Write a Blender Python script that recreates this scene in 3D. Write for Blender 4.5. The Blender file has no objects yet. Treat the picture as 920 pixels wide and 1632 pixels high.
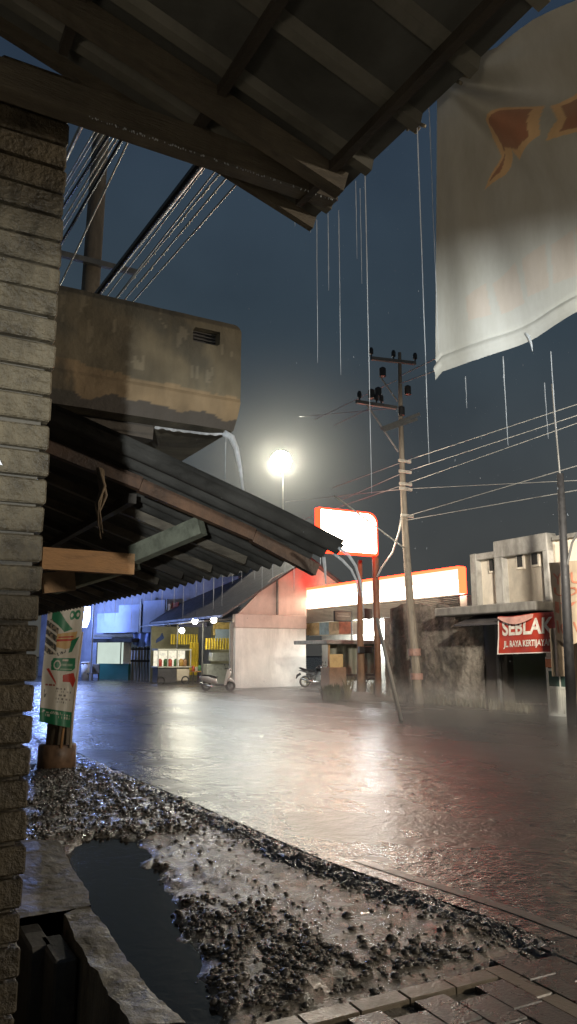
import bpy, math, random
from mathutils import Vector, noise
random.seed(7)
R=math.radians
C=bpy.context.scene.collection
# ---------------------------------------------------------------- frames
# road frame: t = across the street, s = along it, z up.  camera stands at t=0, s=0, z=1.8
A=R(29.1); CA,SA=math.cos(A),math.sin(A)
F,PT=1200.0,R(10.57); CP,SP=math.cos(PT),math.sin(PT); H=1.8
class Frame:
    def __init__(s,ox,oy,ang): s.o=(ox,oy); s.a=ang; s.c=math.cos(ang); s.s=math.sin(ang)
    def world(s,t,q,z): return (s.o[0]+t*s.c-q*s.s, s.o[1]+t*s.s+q*s.c, z)
    def _ray(s,px,py):
        x=(px-460)/F; v=(816-py)/F; f=CP-v*SP; u=v*CP+SP
        ox,oy=-s.o[0],-s.o[1]
        return (ox*s.c+oy*s.s,-ox*s.s+oy*s.c,H),(x*s.c+f*s.s,-x*s.s+f*s.c,u)
    def _at(s,px,py,i,val):
        o,d=s._ray(px,py); k=(val-o[i])/d[i]
        return (o[0]+d[0]*k,o[1]+d[1]*k,o[2]+d[2]*k)
    def pt(s,px,py,t): return s._at(px,py,0,t)
    def ps(s,px,py,q): return s._at(px,py,1,q)
    def pz(s,px,py,z=0): return s._at(px,py,2,z)
RF=Frame(0,0,A)
LF=Frame(-8.17,47.75,R(-34.7))       # the houses that close the street on the left: x along their front, y into them
pt,ps,pz=RF.pt,RF.ps,RF.pz

# ---------------------------------------------------------------- materials
MATS={}
def newmat(name):
    m=bpy.data.materials.new(name); m.use_nodes=True; nt=m.node_tree
    for n in list(nt.nodes): nt.nodes.remove(n)
    out=nt.nodes.new('ShaderNodeOutputMaterial'); MATS[name]=m
    return m,nt,out
def N(nt,t,**kw):
    n=nt.nodes.new(t)
    for k,v in kw.items(): setattr(n,k,v)
    return n
def tex(nt,scale,detail=5,rough=.6,stretch=None,dist=0.0):
    tc=N(nt,'ShaderNodeTexCoord'); src=tc.outputs['Object']
    if stretch:
        mp=N(nt,'ShaderNodeMapping'); mp.inputs['Scale'].default_value=stretch
        nt.links.new(src,mp.inputs['Vector']); src=mp.outputs['Vector']
    n=N(nt,'ShaderNodeTexNoise'); n.inputs['Scale'].default_value=scale; n.inputs['Detail'].default_value=detail
    n.inputs['Roughness'].default_value=rough; n.inputs['Distortion'].default_value=dist
    nt.links.new(src,n.inputs['Vector']); return n.outputs['Fac']
def ramp(nt,fac,stops):
    r=N(nt,'ShaderNodeValToRGB'); e=r.color_ramp.elements
    while len(e)<len(stops): e.new(.5)
    for el,(p,c) in zip(e,stops): el.position=p; el.color=(*c,1) if len(c)==3 else c
    nt.links.new(fac,r.inputs['Fac']); return r.outputs['Color']
def M(name,col,rough=.6,var=.35,scale=5,bump=.25,bscale=40,metal=0,col2=None,stain=.0,stretch=None,rvar=.15,spec=.5,bdist=.01):
    if name in MATS: return MATS[name]
    m,nt,out=newmat(name); b=N(nt,'ShaderNodeBsdfPrincipled'); L=nt.links.new
    f=tex(nt,scale,6,.65,stretch,.3)
    d=col2 or tuple(c*(1-var) for c in col); h=tuple(min(1,c*(1+var*.6)) for c in col)
    c=ramp(nt,f,[(.28,d),(.5,col),(.74,h)])
    if stain>0:
        f2=tex(nt,scale*.35,7,.7,(1,1,.35),1.0)
        mx=N(nt,'ShaderNodeMix',data_type='RGBA',blend_type='MULTIPLY'); mx.inputs['Factor'].default_value=stain
        L(c,mx.inputs['A']); L(ramp(nt,f2,[(.38,(.12,.11,.09)),(.62,(1,1,1))]),mx.inputs['B']); c=mx.outputs['Result']
    L(c,b.inputs['Base Color'])
    mr=N(nt,'ShaderNodeMapRange'); mr.inputs['From Min'].default_value=.3; mr.inputs['From Max'].default_value=.7
    mr.inputs['To Min'].default_value=max(.03,rough-rvar); mr.inputs['To Max'].default_value=min(1,rough+rvar)
    L(f,mr.inputs['Value']); L(mr.outputs['Result'],b.inputs['Roughness'])
    b.inputs['Metallic'].default_value=metal; b.inputs['Specular IOR Level'].default_value=spec
    if bump:
        bp=N(nt,'ShaderNodeBump'); bp.inputs['Strength'].default_value=bump; bp.inputs['Distance'].default_value=bdist
        L(tex(nt,bscale,5,.6,stretch),bp.inputs['Height']); L(bp.outputs['Normal'],b.inputs['Normal'])
    L(b.outputs['BSDF'],out.inputs['Surface']); return m
def EM(name,col,strength,var=.0,scale=2.):
    m,nt,out=newmat(name); e=N(nt,'ShaderNodeEmission'); e.inputs['Strength'].default_value=strength
    if var:
        c=ramp(nt,tex(nt,scale,3),[(.3,tuple(x*(1-var) for x in col)),(.7,col)]); nt.links.new(c,e.inputs['Color'])
    else: e.inputs['Color'].default_value=(*col,1)
    nt.links.new(e.outputs['Emission'],out.inputs['Surface']); return m
def PAINT(name,rough=.5,trans=.25,bump=.15,bscale=60):
    # cloth whose print is stored per point in the colour attribute 'paint'
    m,nt,out=newmat(name); L=nt.links.new
    at=N(nt,'ShaderNodeAttribute'); at.attribute_name='paint'
    b=N(nt,'ShaderNodeBsdfPrincipled'); b.inputs['Roughness'].default_value=rough
    mx=N(nt,'ShaderNodeMix',data_type='RGBA',blend_type='MULTIPLY'); mx.inputs['Factor'].default_value=.8
    L(at.outputs['Color'],mx.inputs['A']); L(ramp(nt,tex(nt,4,7,.7,(1,1,.3)),[(.3,(.62,.58,.5)),(.65,(1,1,1))]),mx.inputs['B'])
    L(mx.outputs['Result'],b.inputs['Base Color'])
    bp=N(nt,'ShaderNodeBump'); bp.inputs['Strength'].default_value=bump; bp.inputs['Distance'].default_value=.005
    L(tex(nt,bscale,4),bp.inputs['Height']); L(bp.outputs['Normal'],b.inputs['Normal'])
    tr=N(nt,'ShaderNodeBsdfTranslucent'); L(mx.outputs['Result'],tr.inputs['Color'])
    sh=N(nt,'ShaderNodeMixShader'); sh.inputs['Fac'].default_value=trans
    L(b.outputs['BSDF'],sh.inputs[1]); L(tr.outputs['BSDF'],sh.inputs[2]); L(sh.outputs['Shader'],out.inputs['Surface']); return m
def WATERSTREAM(name,alpha,strength=0):
    m,nt,out=newmat(name); L=nt.links.new
    tr=N(nt,'ShaderNodeBsdfTransparent'); b=N(nt,'ShaderNodeBsdfPrincipled')
    b.inputs['Base Color'].default_value=(.85,.88,.9,1); b.inputs['Roughness'].default_value=.15
    tl=N(nt,'ShaderNodeBsdfTranslucent'); tl.inputs['Color'].default_value=(.85,.88,.9,1)
    a=N(nt,'ShaderNodeMixShader'); a.inputs['Fac'].default_value=.55; L(b.outputs['BSDF'],a.inputs[1]); L(tl.outputs['BSDF'],a.inputs[2])
    s=N(nt,'ShaderNodeMixShader')
    f=tex(nt,9,3,.6,(1,1,.6)); mr=N(nt,'ShaderNodeMapRange'); mr.inputs['From Min'].default_value=.35; mr.inputs['From Max'].default_value=.65
    mr.inputs['To Min'].default_value=alpha*.45; mr.inputs['To Max'].default_value=min(1,alpha*1.4); L(f,mr.inputs['Value']); L(mr.outputs['Result'],s.inputs['Fac'])
    L(tr.outputs['BSDF'],s.inputs[1]); L(a.outputs['Shader'],s.inputs[2]); L(s.outputs['Shader'],out.inputs['Surface']); return m
def MIST(name,col,dens,aniso=.2,falloff=None,hz=None):
    m,nt,out=newmat(name); v=N(nt,'ShaderNodeVolumeScatter'); v.inputs['Color'].default_value=(*col,1)
    v.inputs['Density'].default_value=dens; v.inputs['Anisotropy'].default_value=aniso
    if hz:
        tc=N(nt,'ShaderNodeTexCoord'); sp_=N(nt,'ShaderNodeSeparateXYZ'); nt.links.new(tc.outputs['Object'],sp_.inputs['Vector'])
        mr=N(nt,'ShaderNodeMapRange',interpolation_type='SMOOTHERSTEP'); mr.inputs['From Min'].default_value=hz; mr.inputs['From Max'].default_value=-.2
        mr.inputs['To Min'].default_value=0; mr.inputs['To Max'].default_value=dens
        nz_=N(nt,'ShaderNodeTexNoise'); nz_.inputs['Scale'].default_value=.35; nz_.inputs['Detail'].default_value=2; nt.links.new(tc.outputs['Object'],nz_.inputs['Vector'])
        ml=N(nt,'ShaderNodeMath',operation='MULTIPLY'); nt.links.new(sp_.outputs['Z'],mr.inputs['Value']); nt.links.new(mr.outputs['Result'],ml.inputs[0]); nt.links.new(nz_.outputs['Fac'],ml.inputs[1]); nt.links.new(ml.outputs['Value'],v.inputs['Density'])
    if falloff:
        tc=N(nt,'ShaderNodeTexCoord'); ln=N(nt,'ShaderNodeVectorMath',operation='LENGTH'); nt.links.new(tc.outputs['Object'],ln.inputs[0])
        mr=N(nt,'ShaderNodeMapRange',interpolation_type='SMOOTHSTEP'); mr.inputs['From Min'].default_value=falloff; mr.inputs['From Max'].default_value=0
        mr.inputs['To Min'].default_value=0; mr.inputs['To Max'].default_value=dens
        nt.links.new(ln.outputs['Value'],mr.inputs['Value']); nt.links.new(mr.outputs['Result'],v.inputs['Density'])
    nt.links.new(v.outputs['Volume'],out.inputs['Volume']); return m

# ---------------------------------------------------------------- mesh builder (points in frame coordinates)
ROOT={}
def props(o,label=None,cat=None,group=None,kind=None):
    if label: o['label']=label
    if cat: o['category']=cat
    if group: o['group']=group
    if kind: o['kind']=kind
    return o
def thing(name,loc,label,cat,group=None,frame=RF,rot=0.0):
    o=bpy.data.objects.new(name,None); C.objects.link(o); o.empty_display_size=.2
    o.location=frame.world(*loc); o.rotation_euler=(0,0,frame.a+rot)
    ROOT[o.name]=(Vector(loc),frame); return props(o,label,cat,group)
def rootof(o):
    while o.parent: o=o.parent
    return o
class MB:
    def __init__(s): s.v=[]; s.f=[]; s.smooth=False
    def add(s,vs,fs):
        n=len(s.v); s.v+= [tuple(p) for p in vs]; s.f+=[tuple(i+n for i in f) for f in fs]; return s
    def box(s,t0,t1,s0,s1,z0,z1,ch=0.0):
        if ch<=0:
            return s.add([(t0,s0,z0),(t1,s0,z0),(t1,s1,z0),(t0,s1,z0),(t0,s0,z1),(t1,s0,z1),(t1,s1,z1),(t0,s1,z1)],
              [(0,3,2,1),(4,5,6,7),(0,1,5,4),(1,2,6,5),(2,3,7,6),(3,0,4,7)])
        c=min(ch,(t1-t0)*.4,(s1-s0)*.4,(z1-z0)*.4); vs=[];idx={}
        for i,t in enumerate((t0,t1)):
            for j,q in enumerate((s0,s1)):
                for k,z in enumerate((z0,z1)):
                    dt,ds,dz=(c,-c)[i],(c,-c)[j],(c,-c)[k]
                    for ax,p in enumerate([(t,q+ds,z+dz),(t+dt,q,z+dz),(t+dt,q+ds,z)]): idx[i,j,k,ax]=len(vs); vs.append(p)
        fs=[]
        for i in (0,1): fs.append([idx[i,j,k,0] for j,k in ((0,0),(0,1),(1,1),(1,0))])
        for j in (0,1): fs.append([idx[i,j,k,1] for i,k in ((0,0),(1,0),(1,1),(0,1))])
        for k in (0,1): fs.append([idx[i,j,k,2] for i,j in ((0,0),(0,1),(1,1),(1,0))])
        for i in (0,1):
            for j in (0,1):
                fs.append([idx[i,j,0,0],idx[i,j,1,0],idx[i,j,1,1],idx[i,j,0,1]])
                for k in (0,1): fs.append([idx[i,j,k,0],idx[i,j,k,1],idx[i,j,k,2]])
        for i in (0,1):
            for k in (0,1): fs.append([idx[i,0,k,0],idx[i,1,k,0],idx[i,1,k,2],idx[i,0,k,2]])
        for j in (0,1):
            for k in (0,1): fs.append([idx[0,j,k,1],idx[1,j,k,1],idx[1,j,k,2],idx[0,j,k,2]])
        return s.add(vs,fs)
    def tube(s,pts,r,n=8,caps=True):
        pts=[Vector(p) for p in pts]; rs=r if isinstance(r,(list,tuple)) else [r]*len(pts)
        vs=[];fs=[];up=None
        for i,p in enumerate(pts):
            d=(pts[min(i+1,len(pts)-1)]-pts[max(i-1,0)]).normalized()
            if up is None: up=Vector((0,0,1)) if abs(d.z)<.9 else Vector((1,0,0))
            x=d.cross(up).normalized(); y=d.cross(x).normalized(); up=-y if False else up
            if abs(d.dot(up))>.95: up=x
            for k in range(n):
                a=2*math.pi*k/n; vs.append(p+(x*math.cos(a)+y*math.sin(a))*rs[i])
        for i in range(len(pts)-1):
            for k in range(n): fs.append((i*n+k,i*n+(k+1)%n,(i+1)*n+(k+1)%n,(i+1)*n+k))
        if caps: fs.append(tuple(range(n-1,-1,-1))); fs.append(tuple(range((len(pts)-1)*n,len(pts)*n)))
        return s.add(vs,fs)
    def beam(s,p,q,w,h):   # rectangular bar from p to q, w horizontal, h the other way
        p,q=Vector(p),Vector(q); d=(q-p).normalized(); up=Vector((0,0,1))
        if abs(d.z)>.95: up=Vector((0,1,0))
        x=d.cross(up).normalized()*w/2; y=x.cross(d).normalized()*h/2
        vs=[e+a*x+b*y for e in (p,q) for a,b in ((-1,-1),(1,-1),(1,1),(-1,1))]
        return s.add(vs,[(0,1,2,3),(7,6,5,4),(0,4,5,1),(1,5,6,2),(2,6,7,3),(3,7,4,0)])
    def prism(s,poly,off):  # polygon (3d, planar) pushed by the vector off
        n=len(poly); o=Vector(off); vs=[Vector(p) for p in poly]; vs+= [p+o for p in vs]
        return s.add(vs,[tuple(range(n)),tuple(range(2*n-1,n-1,-1))]+[(i,i+n,(i+1)%n+n,(i+1)%n) for i in range(n)])
    def grid(s,fn,nu,nv):
        vs=[fn(i/nu,j/nv) for j in range(nv+1) for i in range(nu+1)]
        return s.add(vs,[(j*(nu+1)+i,j*(nu+1)+i+1,(j+1)*(nu+1)+i+1,(j+1)*(nu+1)+i) for j in range(nv) for i in range(nu)])
    def ball(s,c,r,nu=12,nv=8,sc=(1,1,1)):
        c=Vector(c); vs=[];fs=[]
        for j in range(nv+1):
            th=math.pi*j/nv
            for i in range(nu):
                ph=2*math.pi*i/nu; vs.append(c+Vector((r*sc[0]*math.sin(th)*math.cos(ph),r*sc[1]*math.sin(th)*math.sin(ph),r*sc[2]*math.cos(th))))
        for j in range(nv):
            for i in range(nu): fs.append((j*nu+i,(j+1)*nu+i,(j+1)*nu+(i+1)%nu,j*nu+(i+1)%nu))
        return s.add(vs,fs)
    def torus(s,c,R_,r,axis='y',nu=24,nv=8):
        c=Vector(c);vs=[];fs=[]
        for i in range(nu):
            a=2*math.pi*i/nu
            for j in range(nv):
                b=2*math.pi*j/nv; q=R_+r*math.cos(b); w=r*math.sin(b)
                p=(q*math.cos(a),w,q*math.sin(a)) if axis=='y' else (w,q*math.cos(a),q*math.sin(a))
                vs.append(c+Vector(p))
        for i in range(nu):
            for j in range(nv): fs.append((i*nv+j,((i+1)%nu)*nv+j,((i+1)%nu)*nv+(j+1)%nv,i*nv+(j+1)%nv))
        return s.add(vs,fs)
    def build(s,name,mat,parent=None,smooth=False,label=None,cat=None,group=None,kind=None,frame=RF,origin=None):
        me=bpy.data.meshes.new(name)
        if parent is not None:
            o0,frame=ROOT[rootof(parent).name] if rootof(parent).name in ROOT else (Vector((0,0,0)),frame)
        else:
            if origin is None:
                xs,ys,zs=zip(*s.v); origin=((min(xs)+max(xs))/2,(min(ys)+max(ys))/2,min(zs))
            o0=Vector(origin)
        me.from_pydata([(p[0]-o0[0],p[1]-o0[1],p[2]-o0[2]) for p in s.v],[],s.f)
        me.validate(); me.update()
        if smooth: me.polygons.foreach_set('use_smooth',[True]*len(me.polygons))
        me.materials.append(mat)
        o=bpy.data.objects.new(name,me); C.objects.link(o)
        if parent is not None: o.parent=parent
        else:
            o.location=frame.world(*o0); o.rotation_euler=(0,0,frame.a); ROOT[o.name]=(o0,frame)
        return props(o,label,cat,group,kind)
def inpoly(x,y,P):
    c=False;n=len(P)
    for i in range(n):
        x1,y1=P[i];x2,y2=P[i-1]
        if (y1>y)!=(y2>y) and x<(x2-x1)*(y-y1)/(y2-y1)+x1: c=not c
    return c
def segd(x,y,P,closed=True):
    b=1e9;n=len(P)
    for i in range(0 if closed else 1,n):
        x1,y1=P[i-1];x2,y2=P[i];dx,dy=x2-x1,y2-y1
        k=max(0,min(1,((x-x1)*dx+(y-y1)*dy)/(dx*dx+dy*dy+1e-12))); b=min(b,math.hypot(x-x1-k*dx,y-y1-k*dy))
    return b
def fbm(x,y,z=0,o=4): return noise.fractal(Vector((x,y,z)),1.0,2.0,o)
def setpaint(o,cols):
    a=o.data.color_attributes.new('paint','FLOAT_COLOR','POINT')
    flat=[]
    for c in cols: flat+= [c[0],c[1],c[2],1.0]
    a.data.foreach_set('color',flat)
def textmesh(body,fit,offset=.0):
    """flat outline of a word: returns (verts2d scaled to the fit box w,h; faces)"""
    cu=bpy.data.curves.new('lettering','FONT'); cu.body=body; cu.offset=offset; cu.resolution_u=4
    ob=bpy.data.objects.new('lettering',cu); C.objects.link(ob)
    dg=bpy.context.evaluated_depsgraph_get(); me=bpy.data.meshes.new_from_object(ob.evaluated_get(dg))
    vs=[tuple(v.co) for v in me.vertices]; fs=[tuple(p.vertices) for p in me.polygons]
    bpy.data.objects.remove(ob); bpy.data.curves.remove(cu); bpy.data.meshes.remove(me)
    x0=min(v[0] for v in vs);x1=max(v[0] for v in vs);y0=min(v[1] for v in vs);y1=max(v[1] for v in vs)
    return [((v[0]-x0)/(x1-x0)*fit[0],(v[1]-y0)/(y1-y0)*fit[1]) for v in vs],fs
def tri_noise(k): return random.uniform(-k,k)

# palette
brick_m=M('worn_brick',(.095,.076,.047),.5,.55,9,1.0,60,col2=(.025,.019,.012),stain=.8,bdist=.014,rvar=.25,spec=.3)
mortar_m=M('mortar',(.07,.06,.045),.8,.4,20,.5,80)
soffit_m=M('zinc_sheet',(.125,.125,.112),.5,.4,3,.15,40,metal=.1,stain=.35)
timber_m=M('old_timber',(.145,.12,.085),.6,.5,6,.5,30,stretch=(1,6,6),stain=.45)
darktimber_m=M('dark_timber',(.05,.04,.03),.65,.5,6,.4,30)
palewood_m=M('pale_timber',(.42,.23,.10),.6,.35,6,.4,30,stretch=(1,5,5))
greenwood_m=M('mossy_timber',(.17,.175,.125),.7,.5,9,.7,40)
asb_m=M('fibre_cement_sheet',(.075,.07,.06),.7,.5,4,.3,40,stain=.4)
conc_m=M('stained_concrete',(.22,.185,.125),.75,.5,3,.5,50,stain=.85)
wetconc_m=M('wet_concrete',(.27,.245,.195),.48,.45,6,.6,60,stain=.6,rvar=.2,bdist=.006,spec=.4)
polec_m=M('pole_concrete',(.22,.18,.13),.7,.3,6,.3,50,stain=.5)
woodpole_m=M('weathered_pole',(.25,.215,.17),.75,.4,4,.4,40,stretch=(4,4,.6),stain=.5)
cable_m=M('wet_cable',(.03,.03,.03),.25,.2,10,0)
wire_m=M('bright_wire',(.62,.62,.57),.35,.3,10,0,metal=.4)
steel_m=M('painted_steel',(.12,.12,.115),.4,.3,8,.05,40,metal=.3)
black_m=M('black_plastic',(.02,.02,.02),.4,.3,8,.05,40)
white_m=M('white_plaster',(.72,.70,.66),.7,.12,2,.15,40,stain=.18)
cream_m=M('cream_plaster',(.78,.70,.58),.75,.15,2,.2,40,stain=.3)
pink_m=M('pink_plaster',(.60,.46,.40),.75,.15,2,.2,40,stain=.2)
grey_m=M('grey_plaster',(.26,.25,.225),.75,.3,3,.3,40,stain=.5)
ruin_m=M('mouldy_render',(.27,.245,.205),.85,.6,1.6,.7,14,stain=.75,col2=(.09,.08,.07),bdist=.04)
dark_m=M('dark_interior',(.025,.025,.024),.8,.3,3,0)
rooft_m=M('dark_roof',(.07,.065,.065),.5,.4,3,.3,30)
green_m=M('green_paint',(.02,.10,.075),.5,.2,3,.1)
yellow_m=M('yellow_cloth',(.62,.46,.04),.7,.3,4,.2)
blue_m=M('blue_tarpaulin',(.10,.16,.42),.5,.35,3,.4,9,bdist=.05)
bluelit_m=M('blue_lit_panel',(.34,.42,.66),.6,.2,1.5,.1)  # the sign's blue light is put into this base colour
glass_m=M('dark_glass',(.02,.03,.03),.08,.2,3,0)
alu_m=M('aluminium_frame',(.50,.50,.44),.45,.15,5,.05,metal=.2)
rubber_m=M('tyre_rubber',(.015,.015,.015),.6,.2,20,.1)
chrome_m=M('chrome',(.6,.6,.6),.2,.1,5,0,metal=1)
grass_m=M('rough_grass',(.05,.075,.03),.7,.5,9,0)
stone_m=M('river_stone',(.075,.065,.052),.2,.6,16,.5,90,rvar=.15,spec=.7,col2=(.02,.018,.016))
stream_m=WATERSTREAM('rain_stream',.55); pour_m=WATERSTREAM('water_pour',.85); faint_m=WATERSTREAM('faint_stream',.32)

# ---------------------------------------------------------------- the setting
EDGE=[(-30,3.9),(-5,3.8),(3.3,3.68),(4.2,3.64),(5.4,3.47),(6,3.40),(8.2,3.38),(12.2,3.30),(40,3.2),(70,3.0)]
def edge_t(s):
    for (a,x),(b,y) in zip(EDGE,EDGE[1:]):
        if s<=b: return x+(y-x)*(s-a)/(b-a)
    return EDGE[-1][1]
KERB=[pz(*q)[:2] for q in ((92,1350),(135,1430),(142,1452),(180,1520),(232,1580),(295,1650))]
PUD=[pz(*q)[:2] for q in ((150,1335),(200,1335),(235,1385),(262,1440),(280,1500),(315,1560),(345,1650),(285,1645),(180,1520),(142,1452),(135,1430),(100,1370))]
PILE=[pz(*q)[:2] for q in ((275,1445),(330,1432),(420,1450),(520,1490),(600,1530),(590,1570),(500,1600),(420,1640),(330,1632),(310,1570),(290,1500))]
FARP=[pz(*q)[:2] for q in ((40,1222),(120,1216),(200,1240),(270,1275),(330,1310),(310,1330),(160,1342),(60,1345),(40,1340))]
RIGHTP=[pz(*q)[:2] for q in ((590,1490),(680,1490),(790,1520),(760,1545),(680,1560),(610,1548))]
def kerb_t(s):
    P=KERB
    if s>P[0][1]: return 1.77
    for (t1,s1),(t2,s2) in zip(P,P[1:]):
        if s2<=s<=s1: return t2+(t1-t2)*(s-s2)/(s1-s2)
    return P[-1][0]
def ground_z(t,s):
    z=.022*fbm(t*1.3,s*1.3,3)+.014*fbm(t*6,s*6,7)+.006*fbm(t*15,s*15,13)+.018
    d=segd(t,s,PUD); ins=inpoly(t,s,PUD)
    k=max(0,min(1,((d if ins else -d)+.14*fbm(t*4,s*4,11)+.05*fbm(t*14,s*14,12))/.22+.5)); z=z*(1-k)-.06*k
    for P in (PILE,FARP):
        d=segd(t,s,P)
        if inpoly(t,s,P): z+=min(.03,d*.1)*(.6+.8*abs(fbm(t*8,s*8,4)))
    # water channel worn beside the asphalt edge
    e=edge_t(s)-t; z-=.006*math.exp(-((e-.22)/.12)**2)
    if s<7.7 and t<kerb_t(s)-.05: z=-.75
    return z
def ground_pt(u,v):
    s=1.0+ (u**1.8)*44; t=-1.6+v*5.4
    return (t,s,ground_z(t,s))
# wet earth of the verge
def wet_ground():
    m,nt,out=newmat('wet_earth'); L=nt.links.new; b=N(nt,'ShaderNodeBsdfPrincipled')
    f=tex(nt,2.2,7,.65); c=ramp(nt,f,[(.3,(.07,.06,.043)),(.5,(.14,.12,.088)),(.7,(.20,.172,.13))]); L(c,b.inputs['Base Color'])
    r=N(nt,'ShaderNodeMapRange'); r.inputs['From Min'].default_value=.35;r.inputs['From Max'].default_value=.65;r.inputs['To Min'].default_value=.10;r.inputs['To Max'].default_value=.36
    L(tex(nt,3.1,5,.7),r.inputs['Value']); L(r.outputs['Result'],b.inputs['Roughness'])
    b1=N(nt,'ShaderNodeBump'); b1.inputs['Strength'].default_value=1.0; b1.inputs['Distance'].default_value=.02; L(tex(nt,24,7,.74),b1.inputs['Height'])
    b2=N(nt,'ShaderNodeBump'); b2.inputs['Strength'].default_value=.5; b2.inputs['Distance'].default_value=.01; L(tex(nt,110,3,.7),b2.inputs['Height'])
    L(b1.outputs['Normal'],b2.inputs['Normal']); L(b2.outputs['Normal'],b.inputs['Normal']); b.inputs['Specular IOR Level'].default_value=.8
    L(b.outputs['BSDF'],out.inputs['Surface']); return m
MB().grid(ground_pt,460,150).build('verge',wet_ground(),smooth=True,kind='structure',origin=(0,0,0))
MB().grid(lambda u,v:(-300+600*u,-200+700*v,-.9),2,2).build('ground',M('earth',(.06,.05,.04),.8,.4,.5,.2,5),kind='structure',origin=(0,0,-.9))
# puddle
def puddle_mat():
    m,nt,out=newmat('puddle_water'); L=nt.links.new; b=N(nt,'ShaderNodeBsdfPrincipled')
    b.inputs['Base Color'].default_value=(.016,.014,.011,1); b.inputs['Roughness'].default_value=.10; b.inputs['Specular IOR Level'].default_value=.5
    bp=N(nt,'ShaderNodeBump'); bp.inputs['Strength'].default_value=.22; bp.inputs['Distance'].default_value=.010; L(tex(nt,10,4,.6,None,.8),bp.inputs['Height']); L(bp.outputs['Normal'],b.inputs['Normal'])
    L(b.outputs['BSDF'],out.inputs['Surface']); return m
cx=sum(p[0] for p in PUD)/len(PUD);cy=sum(p[1] for p in PUD)/len(PUD)
WP=[(kerb_t(q)-.05,q) for q in (2.9,3.4,4,4.6,5.2,5.8,6.4,7.0,7.6)]
mb=MB(); WL=[(a,b,-.004) for a,b in WP]+[(1.9,8.6,-.004),(3.05,9.4,-.004)]
WR=[(edge_t(b)+.03,b,-.004) for a,b in WP]
for i_ in range(len(WP)-1): mb.add([WL[i_],WR[i_],WR[i_+1],WL[i_+1]],[(0,1,2,3)])
mb.add([WL[8],WR[8],(3.36,9.4,-.004),(1.9,8.9,-.004)],[(0,1,2,3)]); mb.build('puddle_water',puddle_mat(),kind='structure')
# asphalt
def asphalt():
    m,nt,out=newmat('wet_asphalt'); L=nt.links.new; b=N(nt,'ShaderNodeBsdfPrincipled')
    f=tex(nt,.5,6,.6); L(ramp(nt,f,[(.3,(.018,.017,.014)),(.7,(.045,.041,.033))]),b.inputs['Base Color'])
    r=N(nt,'ShaderNodeMapRange'); r.inputs['From Min'].default_value=.35;r.inputs['From Max'].default_value=.68;r.inputs['To Min'].default_value=.16;r.inputs['To Max'].default_value=.36
    L(tex(nt,.42,5,.65,(1,.55,1)),r.inputs['Value']); L(r.outputs['Result'],b.inputs['Roughness'])
    b.inputs['Specular IOR Level'].default_value=.9
    b1=N(nt,'ShaderNodeBump'); b1.inputs['Strength'].default_value=.9; b1.inputs['Distance'].default_value=.016; L(tex(nt,8.5,6,.68,None,.4),b1.inputs['Height'])
    vo=N(nt,'ShaderNodeTexVoronoi'); vo.inputs['Scale'].default_value=24; tc=N(nt,'ShaderNodeTexCoord'); L(tc.outputs['Object'],vo.inputs['Vector'])
    b2=N(nt,'ShaderNodeBump'); b2.inputs['Strength'].default_value=.5; b2.inputs['Distance'].default_value=.007; L(vo.outputs['Distance'],b2.inputs['Height'])
    b0=N(nt,'ShaderNodeBump'); b0.inputs['Strength'].default_value=.7; b0.inputs['Distance'].default_value=.034; L(tex(nt,3.2,3,.55,None,.6),b0.inputs['Height'])
    L(b0.outputs['Normal'],b1.inputs['Normal']); L(b1.outputs['Normal'],b2.inputs['Normal']); L(b2.outputs['Normal'],b.inputs['Normal'])
    L(b.outputs['BSDF'],out.inputs['Surface']); return m
asph=asphalt()
MB().grid(lambda u,v:((edge_t(-30+160*v)+.25)*(1-u)+19*u,-30+160*v,.035+.05*math.sin(math.pi*min(1,u*1.15))),24,160).build('road',asph,smooth=True,kind='structure',origin=(0,0,0))
MB().grid(lambda u,v:(18.9+130*u,-60+300*v,.05),4,4).build('forecourt',M('forecourt_concrete',(.17,.155,.135),.25,.3,.6,.5,6,rvar=.12,bdist=.02),kind='structure',origin=(18.9,0,.05))
# crumbling asphalt edge
def ridge(u,v):
    s=1.5+ (v**1.5)*22; t=edge_t(s)-.17+.62*u
    prof=math.sin(min(1,u*1.9)*math.pi/2)*(1-.55*max(0,u-.5)/.5)
    n=noise.cell(Vector((t*26,s*26,0)))*.5+noise.noise(Vector((t*19,s*19,2)))
    fade=max(.15,1-max(0,(s-9)/8))
    return (t+.05*fbm(t*3,s*1.7,5),s,-.035+.078*prof+ (.02*n+.018*fbm(t*5,s*5,9))*prof*fade)
MB().grid(ridge,44,520).build('road_edge',M('broken_asphalt',(.04,.037,.032),.24,.4,9,.9,60,spec=.9,rvar=.1,bdist=.012),kind='structure',origin=(0,0,0))
def marking(u,v):
    s=2.2+v*3.6; t=edge_t(s)+.42+.1*u; return (t,s,.041)
MB().grid(marking,2,30).build('road_marking',M('worn_line_paint',(.13,.12,.105),.35,.6,7,.4,40),kind='structure',origin=(0,0,0))
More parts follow.
